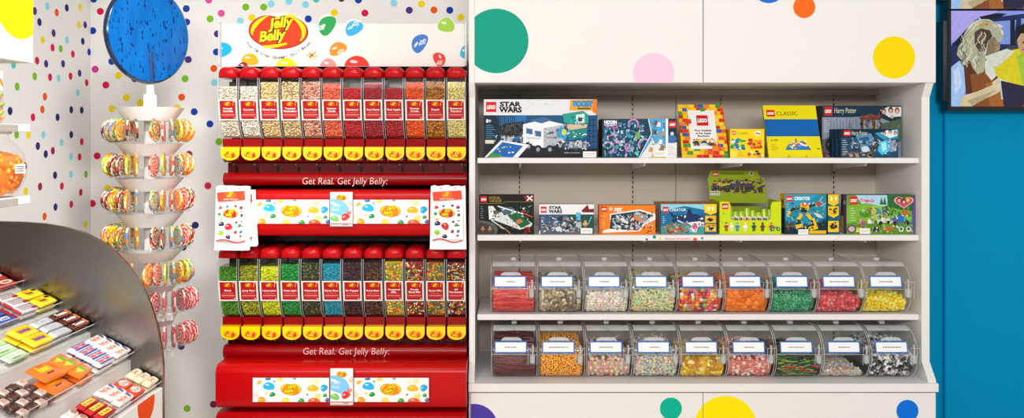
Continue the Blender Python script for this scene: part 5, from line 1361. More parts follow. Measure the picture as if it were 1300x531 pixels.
def art(a):
    a.rect(684, 259, 755, 298, '#2f4660'); a.rect(684, 259.5, 755, 272.5, '#eceaea'); a.rect(684, 293, 722, 298, '#e4e4e8')
    badge(a, 686.5, 262.5, 694, 270.6); a.text('STAR', 697, 265.6, 3.6, '#14110f', fit=16, bold=.05); a.text('WARS', 696.2, 270.6, 4, '#14110f', fit=17.5, bold=.05)
    a.poly([(738, 268), (746, 260), (748, 266), (755, 265), (755, 270), (740, 270)], '#7a1f24')
    a.poly([(686, 273), (720, 273), (724, 296), (686, 296)], '#3a5f86'); a.poly([(722, 272.5), (755, 272.5), (755, 298), (722, 298)], '#20504a'); a.poly([(686, 286), (722, 284), (740, 298), (686, 298)], '#5a6472')
    studs(a, 699, 273, 724, 296, ['#c8ccd2', '#8a929c', '#5f3a3a', '#3f4a60', '#e2e6ea'], 36, 2, 5, rg); a.ell(712, 278, 4, 3, '#3a2f38'); a.rect(731, 270, 737, 280, '#5ab8d8'); a.rect(730, 282, 738, 290, '#b0b6b8'); studs(a, 720, 288, 736, 297, ['#9aa2a8', '#c8ccd0', '#6a7278'], 14, 2, 4, rg)
    busy(a, 688, 274, 734, 296, ['#c8ccd2', '#3a4a5a', '#8a929c', '#5f3a3a', '#20304a', '#e2e6ea', '#1f4f6e', '#b08a4a'], 110, 2.2)
    minifig(a, 743, 291, 12, ['#e2b48c', '#d8a86a', '#8a6a4a', '#7a4a2a']); a.line([(747, 284), (751, 275)], .9, '#6fd0f0'); a.ell(709, 291, 4, 3, '#d8dce0'); lines(a, 687, 275, 691, 290, 5, '#c0ccd8', .6); sticker(a, 737, 290, 752, 297)
box('white-topped building set box beside the black spaceship box, middle shelf', 684.5, 259.6, 754, 297.8, 4.262, .06, Z2, '#dcdcde', art, side='#9a9ca4')
def art(a):
    a.rect(760, 260, 832.5, 298, '#f0801a'); a.poly([(763, 294), (776, 290), (774, 272), (812, 266), (832, 272), (832, 279), (818, 286), (812, 294), (764, 296)], '#f6f0e8'); a.poly([(774, 291), (776, 273), (812, 268), (830, 274), (816, 285), (810, 293)], '#1f3646')
    a.rect(760, 260, 765, 298, '#d86a14'); badge(a, 763, 262.5, 770.5, 269)
    a.line([(773, 265.5), (778, 265.5)], 1.1, '#f6f2ee'); a.line([(775.5, 262.8), (775.5, 268.2)], 1.1, '#f6f2ee'); a.text('MIX', 779.5, 269, 4.8, '#f6f2ee', fit=11, bold=.05, shear=.2)
    a.poly([(778, 280), (786, 273), (798, 278), (796, 284), (782, 282)], '#9aa2a4'); a.line([(782, 274), (797, 284)], 2.4, '#dfe4e4'); a.ell(780, 281, 3, 2.2, '#6f8a80'); studs(a, 777, 286, 790, 292, ['#c8d0d0', '#7f8a8a', '#e0e4e4'], 10, 2, 4, rg)
    a.poly([(800, 275), (808, 268), (822, 274), (824, 282), (814, 284)], '#8f979c'); a.line([(806, 270), (816, 276)], 2.6, '#c8ced0'); a.poly([(800, 275), (804, 273), (816, 281), (814, 284)], '#ee7a2a'); a.line([(818, 284), (828, 276)], 3, '#cfd5d8'); studs(a, 795, 284, 812, 293, ['#c23a2a', '#c8d0d0', '#6f787a'], 14, 2, 4.5, rg)
    busy(a, 778, 273, 800, 292, ['#c8ccd2', '#8a929c', '#eef0f2', '#5a6270', '#2a3038', '#a8b0b8'], 50, 2.2); busy(a, 800, 270, 828, 290, ['#c8ccd2', '#8a929c', '#eef0f2', '#5a6270', '#2a3038', '#a8b0b8'] + ['#ee7a2a'], 60, 2.2)
    a.text('1+1', 763, 276, 3, '#f6d0a8', fit=6); lines(a, 763, 278, 769, 290, 5, '#f6c08a', .6); studs(a, 820, 292, 831, 297, ['#5a2a1a', '#8a3a1a', '#c8a07a'], 8, 1.5, 3, rg)
box('orange building set box with grey spacecraft, third from left on middle shelf', 760.5, 260.8, 832, 297.8, 4.262, .06, Z2, '#e8741a', art, side='#b85a14')
def art(a):
    a.rect(838, 259, 910, 298, '#1f7fa8'); a.poly([(838, 259), (910, 259), (910, 272), (838, 268)], '#8fd0e0'); a.poly([(838, 268), (870, 262), (910, 270), (910, 285), (838, 290)], '#1470a0'); a.poly([(838, 288), (870, 284), (910, 288), (910, 298), (838, 298)], '#3f9a98')
    badge(a, 841.5, 263, 848.6, 270.5); a.text('CREATOR', 850, 268.4, 3.4, '#d8eef4', fit=21, bold=.02)
    a.poly([(853, 276), (866, 273), (884, 272), (895, 277), (892, 284), (878, 284), (860, 280)], '#1c3560'); a.poly([(872, 273), (874, 265), (877, 266), (879, 273)], '#182c50'); a.poly([(853, 276), (849, 270), (852, 270), (858, 276)], '#1c3560'); a.poly([(854, 278), (851, 282), (855, 283), (860, 279)], '#182c50')
    a.poly([(872, 283), (890, 281), (896, 284), (886, 288), (884, 296), (878, 294), (878, 287)], '#e8e4e4'); a.ell(882, 288, 3.4, 3.6, '#e04a6a'); a.line([(860, 280), (870, 285)], 1.4, '#dce4e8'); a.ell(890, 278, 3, 1.4, '#e8eaf0')
    studs(a, 843, 286, 868, 296, ['#d8412a', '#e86a4a', '#b5301f', '#e8a07a', '#3f8a4a'], 26, 2, 5, rg); a.line([(846, 292), (852, 280), (856, 286)], .9, '#2f8a4a')
    busy(a, 842, 284, 872, 297, ['#d8412a', '#e86a4a', '#3f8a4a', '#e8a07a', '#2f7a8a', '#8a2a20'], 70, 2); busy(a, 872, 282, 894, 296, ['#e8e4e4', '#c8ccd4', '#e04a6a', '#1c3560'], 26, 1.8); busy(a, 854, 273, 892, 282, ['#1c3560', '#2a4878', '#142848', '#dce4e8'], 26, 2.4)
    a.rect(894, 259, 910, 298, '#2a5f74'); a.poly([(894, 259), (910, 259), (910, 270), (902, 273), (894, 270)], '#f6cf14'); a.text('3', 898, 267.5, 4.6, '#ffffff', fit=2.6, bold=.06); a.text('1', 904, 267.5, 4.6, '#ffffff', fit=1.6, bold=.06); a.rect(901, 264, 903, 264.8, '#ffffff', False)
    for y in (274, 285): a.rect(895, y, 909, y + 9.5, '#e8b41a'); studs(a, 896, y + 1, 908, y + 8, ['#1c2c50', '#2a2a2a', '#8a6a3a', '#e8e4dc'], 9, 2, 5, rg)
    lines(a, 841, 274, 845, 284, 4, '#c8e4ec', .6)
for i, lb in enumerate(('sea blue building set box with a shark, front one of its stack on middle shelf', 'second box of the shark stack, orange edge showing, middle shelf', 'rearmost box of the shark stack, middle shelf')):
    Yb = 4.262 + i * .066; xo = (839 - CPX) * 4.262 / FPX - i * .0012; w_ = (909.6 - 839) * 4.262 / FPX
    px0 = CPX + xo * FPX / Yb; px1 = CPX + (xo + w_) * FPX / Yb
    def art2(a): a.x0, a.x1, a.y0, a.y1 = 839, 909.6, 259.5, 297.8; a.clip = (839, 909.6, 259.5, 297.8); art(a)
    yt = HPY + (CAMZ - (Z2 + (297.8 - 259.5) * 4.262 / FPX)) * FPX / Yb
    box(lb, px0, yt, px1, 298, Yb, .064, Z2, '#1f7fa8', art2, side='#c8702a', group='shark building set boxes', sideart=lambda a, w, h: (a.rect(0, 0, w * .3, h, '#8a8478'), a.rect(w * .3, 0, w * .6, h, '#e0872a'), a.rect(w * .6, 0, w, h, '#6f7f84')))

# open counter display carton of little packets
Yc = 4.262
X0, X1 = wx(913.6, Yc), wx(991.7, Yc); Wd = X1 - X0
r = thing('display_carton', 'lime green open display carton of small packets with a tall picture header', 'display carton', ((X0 + X1) / 2, Yc, Z2 + .0005))
kx = Wd / 78.1; Hc = wz(256, Yc) - Z2; kz = Hc / 42.0
def cp(px, py): return ((px - 913.6) * kx - Wd / 2, (298 - py) * kz)
DPT = .21
b = MB()
front = [cp(*p) for p in ((913.6, 298), (991.7, 298), (991.7, 256), (980.5, 256.5), (978.5, 261), (978.5, 277), (976, 280.3), (930, 280.3), (927.6, 277), (927.6, 261), (925.5, 256.5), (913.6, 256))]
b.prism(front, 'y', 0, .002, '#c9dc12')
b.box(-Wd / 2, -Wd / 2 + .002, .002, DPT, 0, Hc, '#a8bc10'); b.box(Wd / 2 - .002, Wd / 2, .002, DPT, 0, Hc, '#a8bc10'); b.box(-Wd / 2 + .002, Wd / 2 - .002, .002, DPT, 0, .002, '#a8bc10')
b.build('tray', PRINT, r)
b = MB(); a = Art(b, (913.6, 256, 991.7, 298), (-Wd / 2, 0, 0), (1, 0, 0), (0, 0, 1), Wd, Hc)
a.poly([(913.8, 297.8), (991.5, 297.8), (991.5, 256.2), (981, 256.6), (979, 261), (979, 277.5), (976, 280.8), (930, 280.8), (927, 277.5), (927, 261), (925, 256.6), (913.8, 256.2)], '#c9dc12'); badge(a, 916.6, 258.6, 924.6, 266); a.text('5+', 916.8, 272.6, 2.2, '#4a5a10', fit=4); a.line([(914.5, 279), (918, 284), (928, 284)], .4, '#a8bc10')
for x, cs in ((922, ('#e8b890', '#b5401f', '#8a3a1a', '#8a2a1a')), (928.5, ('#f4f0e8', '#e8e8d8', '#d8e8c8', '#f0e8c8')), (936, ('#e8c89a', '#2f8fb8', '#2a7aa0', '#2f8fb8')), (946, ('#f2e2b8', '#f4f0e4', '#e8dcc0', '#f0e0b0')), (957, ('#8a6a4a', '#2f4a5a', '#2a3a4a', '#2a3a44')), (968, ('#6a4a3a', '#7a2f2a', '#3a2a2a', '#3a2a24')), (979, ('#d8a07a', '#c8322a', '#2f6fae', '#c8322a'))):
    minifig(a, x, 294, 11, cs)
for x in (981, 988): a.ell(x, 291.5, 2.4, 2.4, '#22404e'); a.ell(x, 291.5, 1.2, 1.2, '#c9dc12')
a.line([(979, 289), (988, 289)], 1.6, '#2f7fae')
b.build('front_print', PRINT, r)
b = MB()
lean = .05
hp = [((p[0] - 933.5) * 1.06 * kx, (298 - p[1]) * kz * .985) for p in ((899, 262), (971, 262), (969, 227.7), (963, 226), (960.5, 217), (900, 217), (898.5, 226), (896.8, 228))]
HM = Matrix.Translation((-.004, DPT, .002)) @ Matrix.Rotation(-math.radians(9), 4, 'X')
b.M = HM; b.prism(hp, 'y', 0, .002, '#95a80f'); b.prism([(-.13, 0), (.13, 0), (.13, .12), (-.13, .12)], 'y', .0022, .004, '#8a9c0e')  # header in a darker lime: its shade is put into the colour
xs = [p[0] for p in hp]; zs = [p[1] for p in hp]; fx0, fx1, fz0, fz1 = min(xs), max(xs), min(zs), max(zs)
a = Art(b, (896.8, 217, 971, 262), (fx0, 0, fz0), (1, 0, 0), (0, 0, 1), fx1 - fx0, fz1 - fz0)
badge(a, 903.5, 219, 911, 225.2); a.rect(914, 220, 944, 222.6, '#6f7f14'); a.ell(953, 221.5, 3, 2.6, '#e8e4d8'); a.ell(953, 221.5, 2.2, 1.9, '#6a7a2a')
busy(a, 903, 229, 967, 248, ['#2a2420', '#5a2f4a', '#3a4a5a', '#6a2a2a', '#8a5a4a', '#1f1a1a', '#7a6a3a'], 130, 2.8)
for i in range(9):
    x = 906 + i * 5.6; minifig(a, x, 244, 13, [rg.choice(['#d8a07a', '#c89a5a', '#3a2f2a']), rg.choice(['#6a2f4a', '#2f4a6a', '#8a2a2a', '#3a3a3a', '#c8b84a']), rg.choice(['#2a2a34', '#5a2a3a', '#3a4a5a']), rg.choice(['#8a2f1f', '#1f1a1a', '#5a3a24', '#2f5a3a'])])
for x in (905, 921, 934, 948, 963): a.ell(x, 244, 2.8, 2.7, '#22201f'); a.ell(x, 244, 1.3, 1.2, '#5a5a50'); a.line([(x - 4, 241 + rg.uniform(-2, 1)), (x + 6, 239 + rg.uniform(-2, 1))], 2.2, rg.choice(['#6a2f5a', '#2f4a7a', '#8a2a2a', '#3a3a3a']))
a.rect(899, 245.5, 912, 252, '#c8ccb0'); a.rect(900, 247, 911, 248, '#8a8f78', False)
b.build('header', PRINT, r)
for i in range(9):
    t_x = -Wd / 2 + .03 + i * .0285
    pk = thing('toy_packet', f'small lime green foil packet, {ORD[i]} from the left in the open display carton', 'packet', (r.location.x + t_x, Yc + .03, Z2 + .003), 'packets in the display carton')
    b = MB(); n = 8; hh = .112 + .010 * math.sin(i * 1.9); vs = []
    for j in range(n + 1):
        v = j / n; d = .009 * math.sin(PI * min(1, v * 1.05)) + .0006
        for s_ in (-1, 1):
            for q in (-1, 1): vs.append((q * .0132 * (1 if 0 < j < n else .97), s_ * d, .001 + hh * v + (.002 * q if j == n else 0)))
    fs = []
    for j in range(n):
        o = j * 4
        fs += [(o, o + 1, o + 5, o + 4), (o + 3, o + 2, o + 6, o + 7), (o + 2, o, o + 4, o + 6), (o + 1, o + 3, o + 7, o + 5)]
    cs = []
    for j in range(n): cs += [('#b4d021', '#9cc41a')[j % 2] if j > 4 else ('#c8d870' if j == 4 else '#8fae2a')] * 4
    b.add(vs, fs, cs, smooth=True); b.build('foil', FOIL, pk)
    b = MB(); a = Art(b, (0, 0, 20, 20), (-.0125, -.0102, .058), (1, 0, 0), (0, 0, 1), .025, .026)
    a.rect(0, 1, 20, 19, '#e6e2cc'); a.ell(6, 10, 4, 6, rg.choice(['#d8412a', '#8a3a1f', '#4a6a2a'])); a.ell(14, 11, 4, 5, rg.choice(['#e8a02a', '#2f6a8a', '#c8322a'])); a.rect(0, 15, 20, 18, '#d8412a')
    b.build('packet_print', PRINT, pk)

def art(a):
    a.rect(996, 247, 1066, 298, '#14607f'); a.poly([(996, 247), (1050, 247), (1050, 275), (1030, 285), (996, 280)], '#1f8aa4'); a.poly([(996, 247), (1040, 247), (1020, 260), (996, 262)], '#2f9ac0'); a.poly([(996, 285), (1020, 288), (1050, 280), (1050, 298), (996, 298)], '#12303a')
    badge(a, 998, 248.8, 1006, 256); a.text('CREATOR', 1008.5, 254, 3.8, '#f4f6f6', fit=20, bold=.04)
    Yl, Bk = '#f0c01a', '#1f2224'
    for p, w, c in (([(1001, 272), (1006, 266), (1014, 264)], 3, Bk), ([(1000, 274), (1003, 268)], 3.4, Yl), ([(1016, 262), (1027, 263)], 8, Yl), ([(1017, 266), (1024, 267)], 6, Bk), ([(1027, 262), (1038, 259)], 2.4, Bk), ([(1036, 261), (1045, 257)], 4, '#8a9aa0'),
                    ([(1018, 272), (1013, 279)], 4, Yl), ([(1013, 279), (1014, 287)], 4.4, Bk), ([(1010, 288), (1019, 286)], 4.6, Yl), ([(1024, 271), (1031, 279)], 4, Yl), ([(1031, 279), (1034, 288)], 4, Bk), ([(1028, 290), (1038, 288)], 5, Yl), ([(1032, 277), (1037, 290)], 3, Yl)): a.line(p, w, c)
    busy(a, 1000, 258, 1047, 290, ['#f0c01a', '#1f2224', '#d8a81a', '#3a3f44', '#1a5a70', '#c8d0d4'], 70, 2)
    a.ell(1021.5, 259.5, 3.6, 2.8, '#e8482a'); a.ell(1021.5, 259, 1.8, 1.4, '#f4f2ee'); a.ell(1039, 259, 2.6, 2.6, '#d8322a'); a.line([(1040, 256), (1044, 250)], .8, '#c8e0ea'); a.line([(1042, 262), (1048, 258)], .8, '#c8e0ea')
    a.poly([(1032, 270), (1041, 272), (1045, 277), (1038, 276)], '#c8d8dc'); a.ell(1046, 262, 1.6, 2.4, '#4aa0b8')
    for i, y in enumerate((247.2, 262, 280.5)):
        a.poly([(1051, y), (1064.5, y), (1064.5, y + 11), (1058, y + 14.5), (1051, y + 11)] if i < 2 else [(1051, y), (1064.5, y), (1064.5, y + 14), (1051, y + 14)], '#f3c814')
        if i: studs(a, 1052, y + 1, 1064, y + 10, [Bk, '#5a4a2a', '#d8b02a', '#8a6a1a'], 9, 2, 6, rg)
    a.rect(1049, 247, 1051, 298, '#152a30'); a.text('3', 1054, 254.6, 4.4, '#ffffff', fit=2.6, bold=.06); a.text('1', 1060, 254.6, 4.4, '#ffffff', fit=1.6, bold=.06)
    studs(a, 997, 282, 1012, 292, ['#3a6a4a', '#8a5a3a', '#2f4a4a'], 12, 2, 5, rg); lines(a, 998, 258, 1003, 276, 6, '#c8e0e4', .6); sticker(a, 1013, 291, 1026, 297.4); a.rect(1027, 292.5, 1048.5, 296.6, '#e8b81a')
box('deep blue building set box with yellow robot picture, right of the lime display carton', 996.7, 247, 1065.8, 297.3, 4.262, .075, Z2, '#14607f', art, side='#c8a01a', sideart=lambda a, w, h: (a.rect(0, 0, w, h * .35, '#e8b81a'), a.rect(0, h * .35, w, h, '#1a3a48'), a.ell(w * .5, h * .2, w * .2, h * .08, '#8a6a14')))
def art(a):
    a.rect(1074, 247, 1161.5, 298, '#5f9a2a'); a.poly([(1086, 248), (1127, 248), (1126, 263), (1096, 262)], '#a8d4e8'); a.poly([(1126, 248), (1161, 248), (1161, 270), (1128, 266)], '#2f6a34'); a.poly([(1074, 262), (1100, 258), (1128, 264), (1161, 268), (1161, 276), (1074, 284)], '#7ab23a'); a.poly([(1074, 284), (1161, 274), (1161, 298), (1074, 298)], '#5a9428')
    for x in (1119, 1123, 1134, 1140): a.poly([(x - 2.4, 260), (x, 250), (x + 2.4, 260)], '#2a6a3f')
    badge(a, 1078.6, 249.6, 1088.5, 259.8); a.text('Friends', 1092.5, 257, 5, '#c8488a', fit=17, bold=.03, shear=.15, outline='#f4e8f0', ow=.06)
    a.ell(1099, 271, 8, 5.4, '#4a8a2a'); a.ell(1096, 268, 3.4, 3, '#7ab83a'); a.poly([(1106, 262), (1128, 261), (1129, 278), (1108, 280)], '#9ac84a'); a.poly([(1112, 264), (1118, 263), (1119, 276), (1114, 277)], '#6fa0b8'); a.poly([(1119.5, 263), (1127, 262.6), (1127.5, 275), (1120.5, 276)], '#3f5a6a'); a.rect(1106, 263, 1109, 279, '#d8a86a')
    a.poly([(1113, 279), (1131, 277), (1131, 282), (1114, 284)], '#d8d4d0'); a.ell(1118, 283.5, 2.6, 2.6, '#22262a'); a.ell(1128, 282, 2.4, 2.4, '#22262a')
    a.poly([(1132, 276), (1140, 273), (1152, 275), (1153, 282), (1134, 284)], '#2f6fb8'); a.poly([(1144, 268), (1152, 267), (1154, 274), (1146, 275)], '#d85a3a'); a.poly([(1148, 274), (1158, 275), (1157, 282), (1148, 281)], '#7ac04a'); a.ell(1137, 284, 3, 3, '#22262a'); a.ell(1151, 283, 3, 3, '#22262a')
    for x, y, c in ((1094, 284, '#c83a8a'), (1105, 281, '#e8e0d8'), (1112, 291, '#2a3a4a'), (1090, 292, '#d8d43a')): a.poly([(x - 4, y + 3), (x - 3, y - 3), (x + 3, y - 3), (x + 4, y + 3)], c)
    a.poly([(1120, 288), (1134, 287), (1136, 292), (1122, 293)], '#b8682a'); a.ell(1081, 291, 6, 5, '#6a4a5a'); a.ell(1081, 291, 4, 3.4, '#c8b0b8')
    busy(a, 1088, 262, 1128, 296, ['#5f9a2a', '#4a8a2a', '#7ab83a', '#9ac84a', '#c8b84a', '#e8e0d8', '#c83a8a', '#3a5a2a'], 110, 2.2); busy(a, 1124, 262, 1160, 274, ['#2f6a34', '#3f7a3a', '#245a2c', '#5a9a3a'], 40, 2.6); busy(a, 1128, 272, 1158, 296, ['#2f6fb8', '#e8e4dc', '#22262a', '#7ac04a', '#d85a3a', '#5a9428'], 70, 2)
    heart = [(1147 + 1.0 * 12.5 * math.sin(t) ** 3, 256.5 - 8.6 * (.8125 * math.cos(t) - .3125 * math.cos(2 * t) - .125 * math.cos(3 * t) - .0625 * math.cos(4 * t))) for t in (2 * PI * i / 30 for i in range(30))]
    a.poly(heart, '#e8b0c0'); a.poly([(1147 + (x - 1147) * .86, 256 + (y - 256) * .86) for x, y in heart], '#c8506a'); 
    for x, y, c in ((1141, 254, '#8a3a1a'), (1147, 256, '#3a2018'), (1152, 253.5, '#c8862a')): a.ell(x, y, 3, 3.6, c); a.ell(x, y + .8, 1.8, 2.2, '#e8b898')
    for x in (1143.5, 1153): a.ell(x, 291, 3.2, 3.4, '#e8e8e4'); a.ell(x, 290.6, 2, 2.2, '#4a6a8a')
    lines(a, 1079, 263, 1086, 281, 6, '#d8ecb0', .7); sticker(a, 1091, 290, 1104, 297); a.poly([(1160, 247), (1161.5, 247), (1161.5, 298), (1159.5, 298), (1157.5, 272)], '#6a4a9a')
box('green building set box with camper van picture, at right end of middle shelf', 1074.7, 247.8, 1161.2, 297.6, 4.262, .075, Z2, '#5f9a2a', art, side='#5a3a7a', sideart=lambda a, w, h: (a.rect(0, 0, w * .4, h, '#2a2a30'), a.rect(w * .4, 0, w, h, '#6a3f8a'), a.rect(0, h * .55, w * .5, h, '#c8b04a'), a.ell(w * .7, h * .2, w * .2, h * .05, '#b0b8d0')))
# =================================================================== ACRYLIC CANDY BINS
BW, BH, BD = .2225, .242, .40
BPROF = [(.088, 0.0), (.062, .008), (.036, .026), (.016, .054), (.004, .088), (0, .124), (.006, .158), (.022, .19), (.048, .216), (.082, .234), (.108, .24)]
def yb(z):
    for (ya, za), (yb_, zb) in zip(BPROF[:-1], BPROF[1:]):
        if z <= zb: return ya + (yb_ - ya) * (z - za) / (zb - za)
    return BPROF[-1][0]
def bin_proto():
    r = thing('candy_bin', 'x', 'bin')
    side_ = BPROF + [(BD, BH), (BD, 0)]
    b = MB()
    for x in (0, BW - .003): b.prism(side_, 'x', x, x + .003, '#ffffff')
    low = [p for p in BPROF if p[1] <= .126]
    b.sheet([(y + .0005, z) for y, z in low], .003, BW - .003)
    b.box(.003, BW - .003, .088, BD, 0, .003, '#ffffff'); b.box(.003, BW - .003, BD - .003, BD, .003, BH, '#ffffff')
    b.build('clear_body', CLEAR, r)
    for x in (.0015, BW - .0015):
        b = MB(); b.tube([(x, y - .0008, z) for y, z in BPROF] + [(x, BD, BH)], .0019, 6); b.build('side_edge', EDGE, r)
    b = MB(); b.tube([(.003, -.0005, .1265), (BW - .003, -.0005, .1265)], .0014, 6); b.build('front_lip', EDGE, r)
    b = MB(); b.tube([(.003, BD, BH - .002), (BW - .003, BD, BH - .002)], .0018, 6); b.build('back_lip', EDGE, r)
    up = [p for p in BPROF if p[1] >= .124]
    b = MB(); b.sheet([(y - .004, z + .001) for y, z in up] + [(.17, .243), (.26, .2445)], .006, BW - .006)
    lid = b.build('lid', CLEAR, r)
    b = MB(); b.sheet([(.118, .2442), (.098, .2432), (.0765, .2362), (.062, .2285)], .008, BW - .008); b.build('lid_bend_highlight', BEND_HIGHLIGHT, lid)  # white strip painted as the highlight along the lid bend
    b = MB(); b.tube([(.006, -.0035, .132), (BW * .72, -.0035, .132)], .001, 5); b.build('lid_edge', EDGE, lid)
    b = MB(); b.box(BW / 2 - .013, BW / 2 + .013, .135, .16, .2445, .262, '#ffffff', ch=.003, seg=2); b.build('lid_knob', EDGE, lid)
    b = MB(); b.ell((BW / 2, .063, .2295), (.004, .003, .004), 8, 6, '#b8b4b0'); b.build('screw', METAL, lid)
    # lip handle above the label
    b = MB(); pts = [(-.05, 0), (.05, 0), (.044, .010), (.03, .0155), (-.03, .0155), (-.044, .010)]
    b.prism([(x + .098, z + .193) for x, z in pts], 'y', .004, .010, '#ffffff'); b.build('lid_handle', EDGE, lid)
    # label holder
    b = MB(); z0, z1, y0, y1 = .137, .191, -.012, -.001
    q = [(.016, y0, z0), (.172, y0, z0), (.172, y1, z1), (.016, y1, z1)]; q2 = [(x, y + .003, z) for x, y, z in q]
    b.add(q + q2, [(0, 1, 2, 3), (5, 4, 7, 6), (4, 0, 3, 7), (1, 5, 6, 2), (3, 2, 6, 7), (4, 5, 1, 0)], '#2f78c8')
    lab = b.build('label_holder', PRINT, r)
    # scoop pocket at the right of the front
    b = MB()
    x0, x1 = .176, .2195
    b.sheet([(x0, .062), (x0, .16)], -.034, .02, axis='y') if False else None
    for x in (x0, x1 - .0015): b.prism([(-.0015, .078), (-.030, .085), (-.034, .165), (-.0015, .165)], 'x', x, x + .0015, '#ffffff')
    b.prism([(-.0315, .085), (-.0355, .165), (-.034, .165), (-.030, .085)], 'x', x0, x1, '#ffffff'); b.prism([(-.0015, .0765), (-.0315, .0835), (-.03, .085), (-.0015, .078)], 'x', x0, x1, '#ffffff')
    pk = b.build('scoop_pocket', CLEAR, r)
    b = MB()
    for x in (x0, x1): b.tube([(x, -.031, .085), (x, -.035, .165), (x, .003, .166)], .0012, 5)
    b.tube([(x0, -.035, .165), (x1, -.035, .165)], .0012, 5); b.build('pocket_edge', EDGE, pk)
    return r
def label_art(r, n, warp):
    b = MB(); z0, z1, y0, y1 = .137, .191, -.0122, -.0012
    V = Vector((0, y1 - y0, z1 - z0))
    a = Art(b, (0, 0, 41, 14), (.016, y0, z0), (1, 0, 0), V, .156, V.length, lift=.0002)
    a.rect(1.4, 1.4, 39.6, 12.6, '#f5f4f4')
    w = 10 + n * 1.7; x = 20.5 - w / 2; rg = random.Random(n * 13 + 1)
    while x < 20.5 + w / 2:
        q = rg.uniform(1.2, 3.4); a.rect(x, 6.5, x + q, 7.6, '#5c5a60', False); x += q + .7
    b.build('label_card', PRINT, r)
def scoop_proto():
    r = MB()
    # clear scoop: bowl with flared lip and a flat looped handle
    vs = []
    n = 10
    prof = [(0, .0), (.012, .002), (.016, .014), (.0155, .03), (.017, .046)]
    r.lathe([(max(.0005, p), z) for p, z in prof], 0, 0, 12)
    r.tube([(0, .002, .044), (.002, .004, .064), (.004, .005, .085), (.0, .006, .103)], .0048, 8, r1=.0065)
    return r.build('scoop', EDGE)

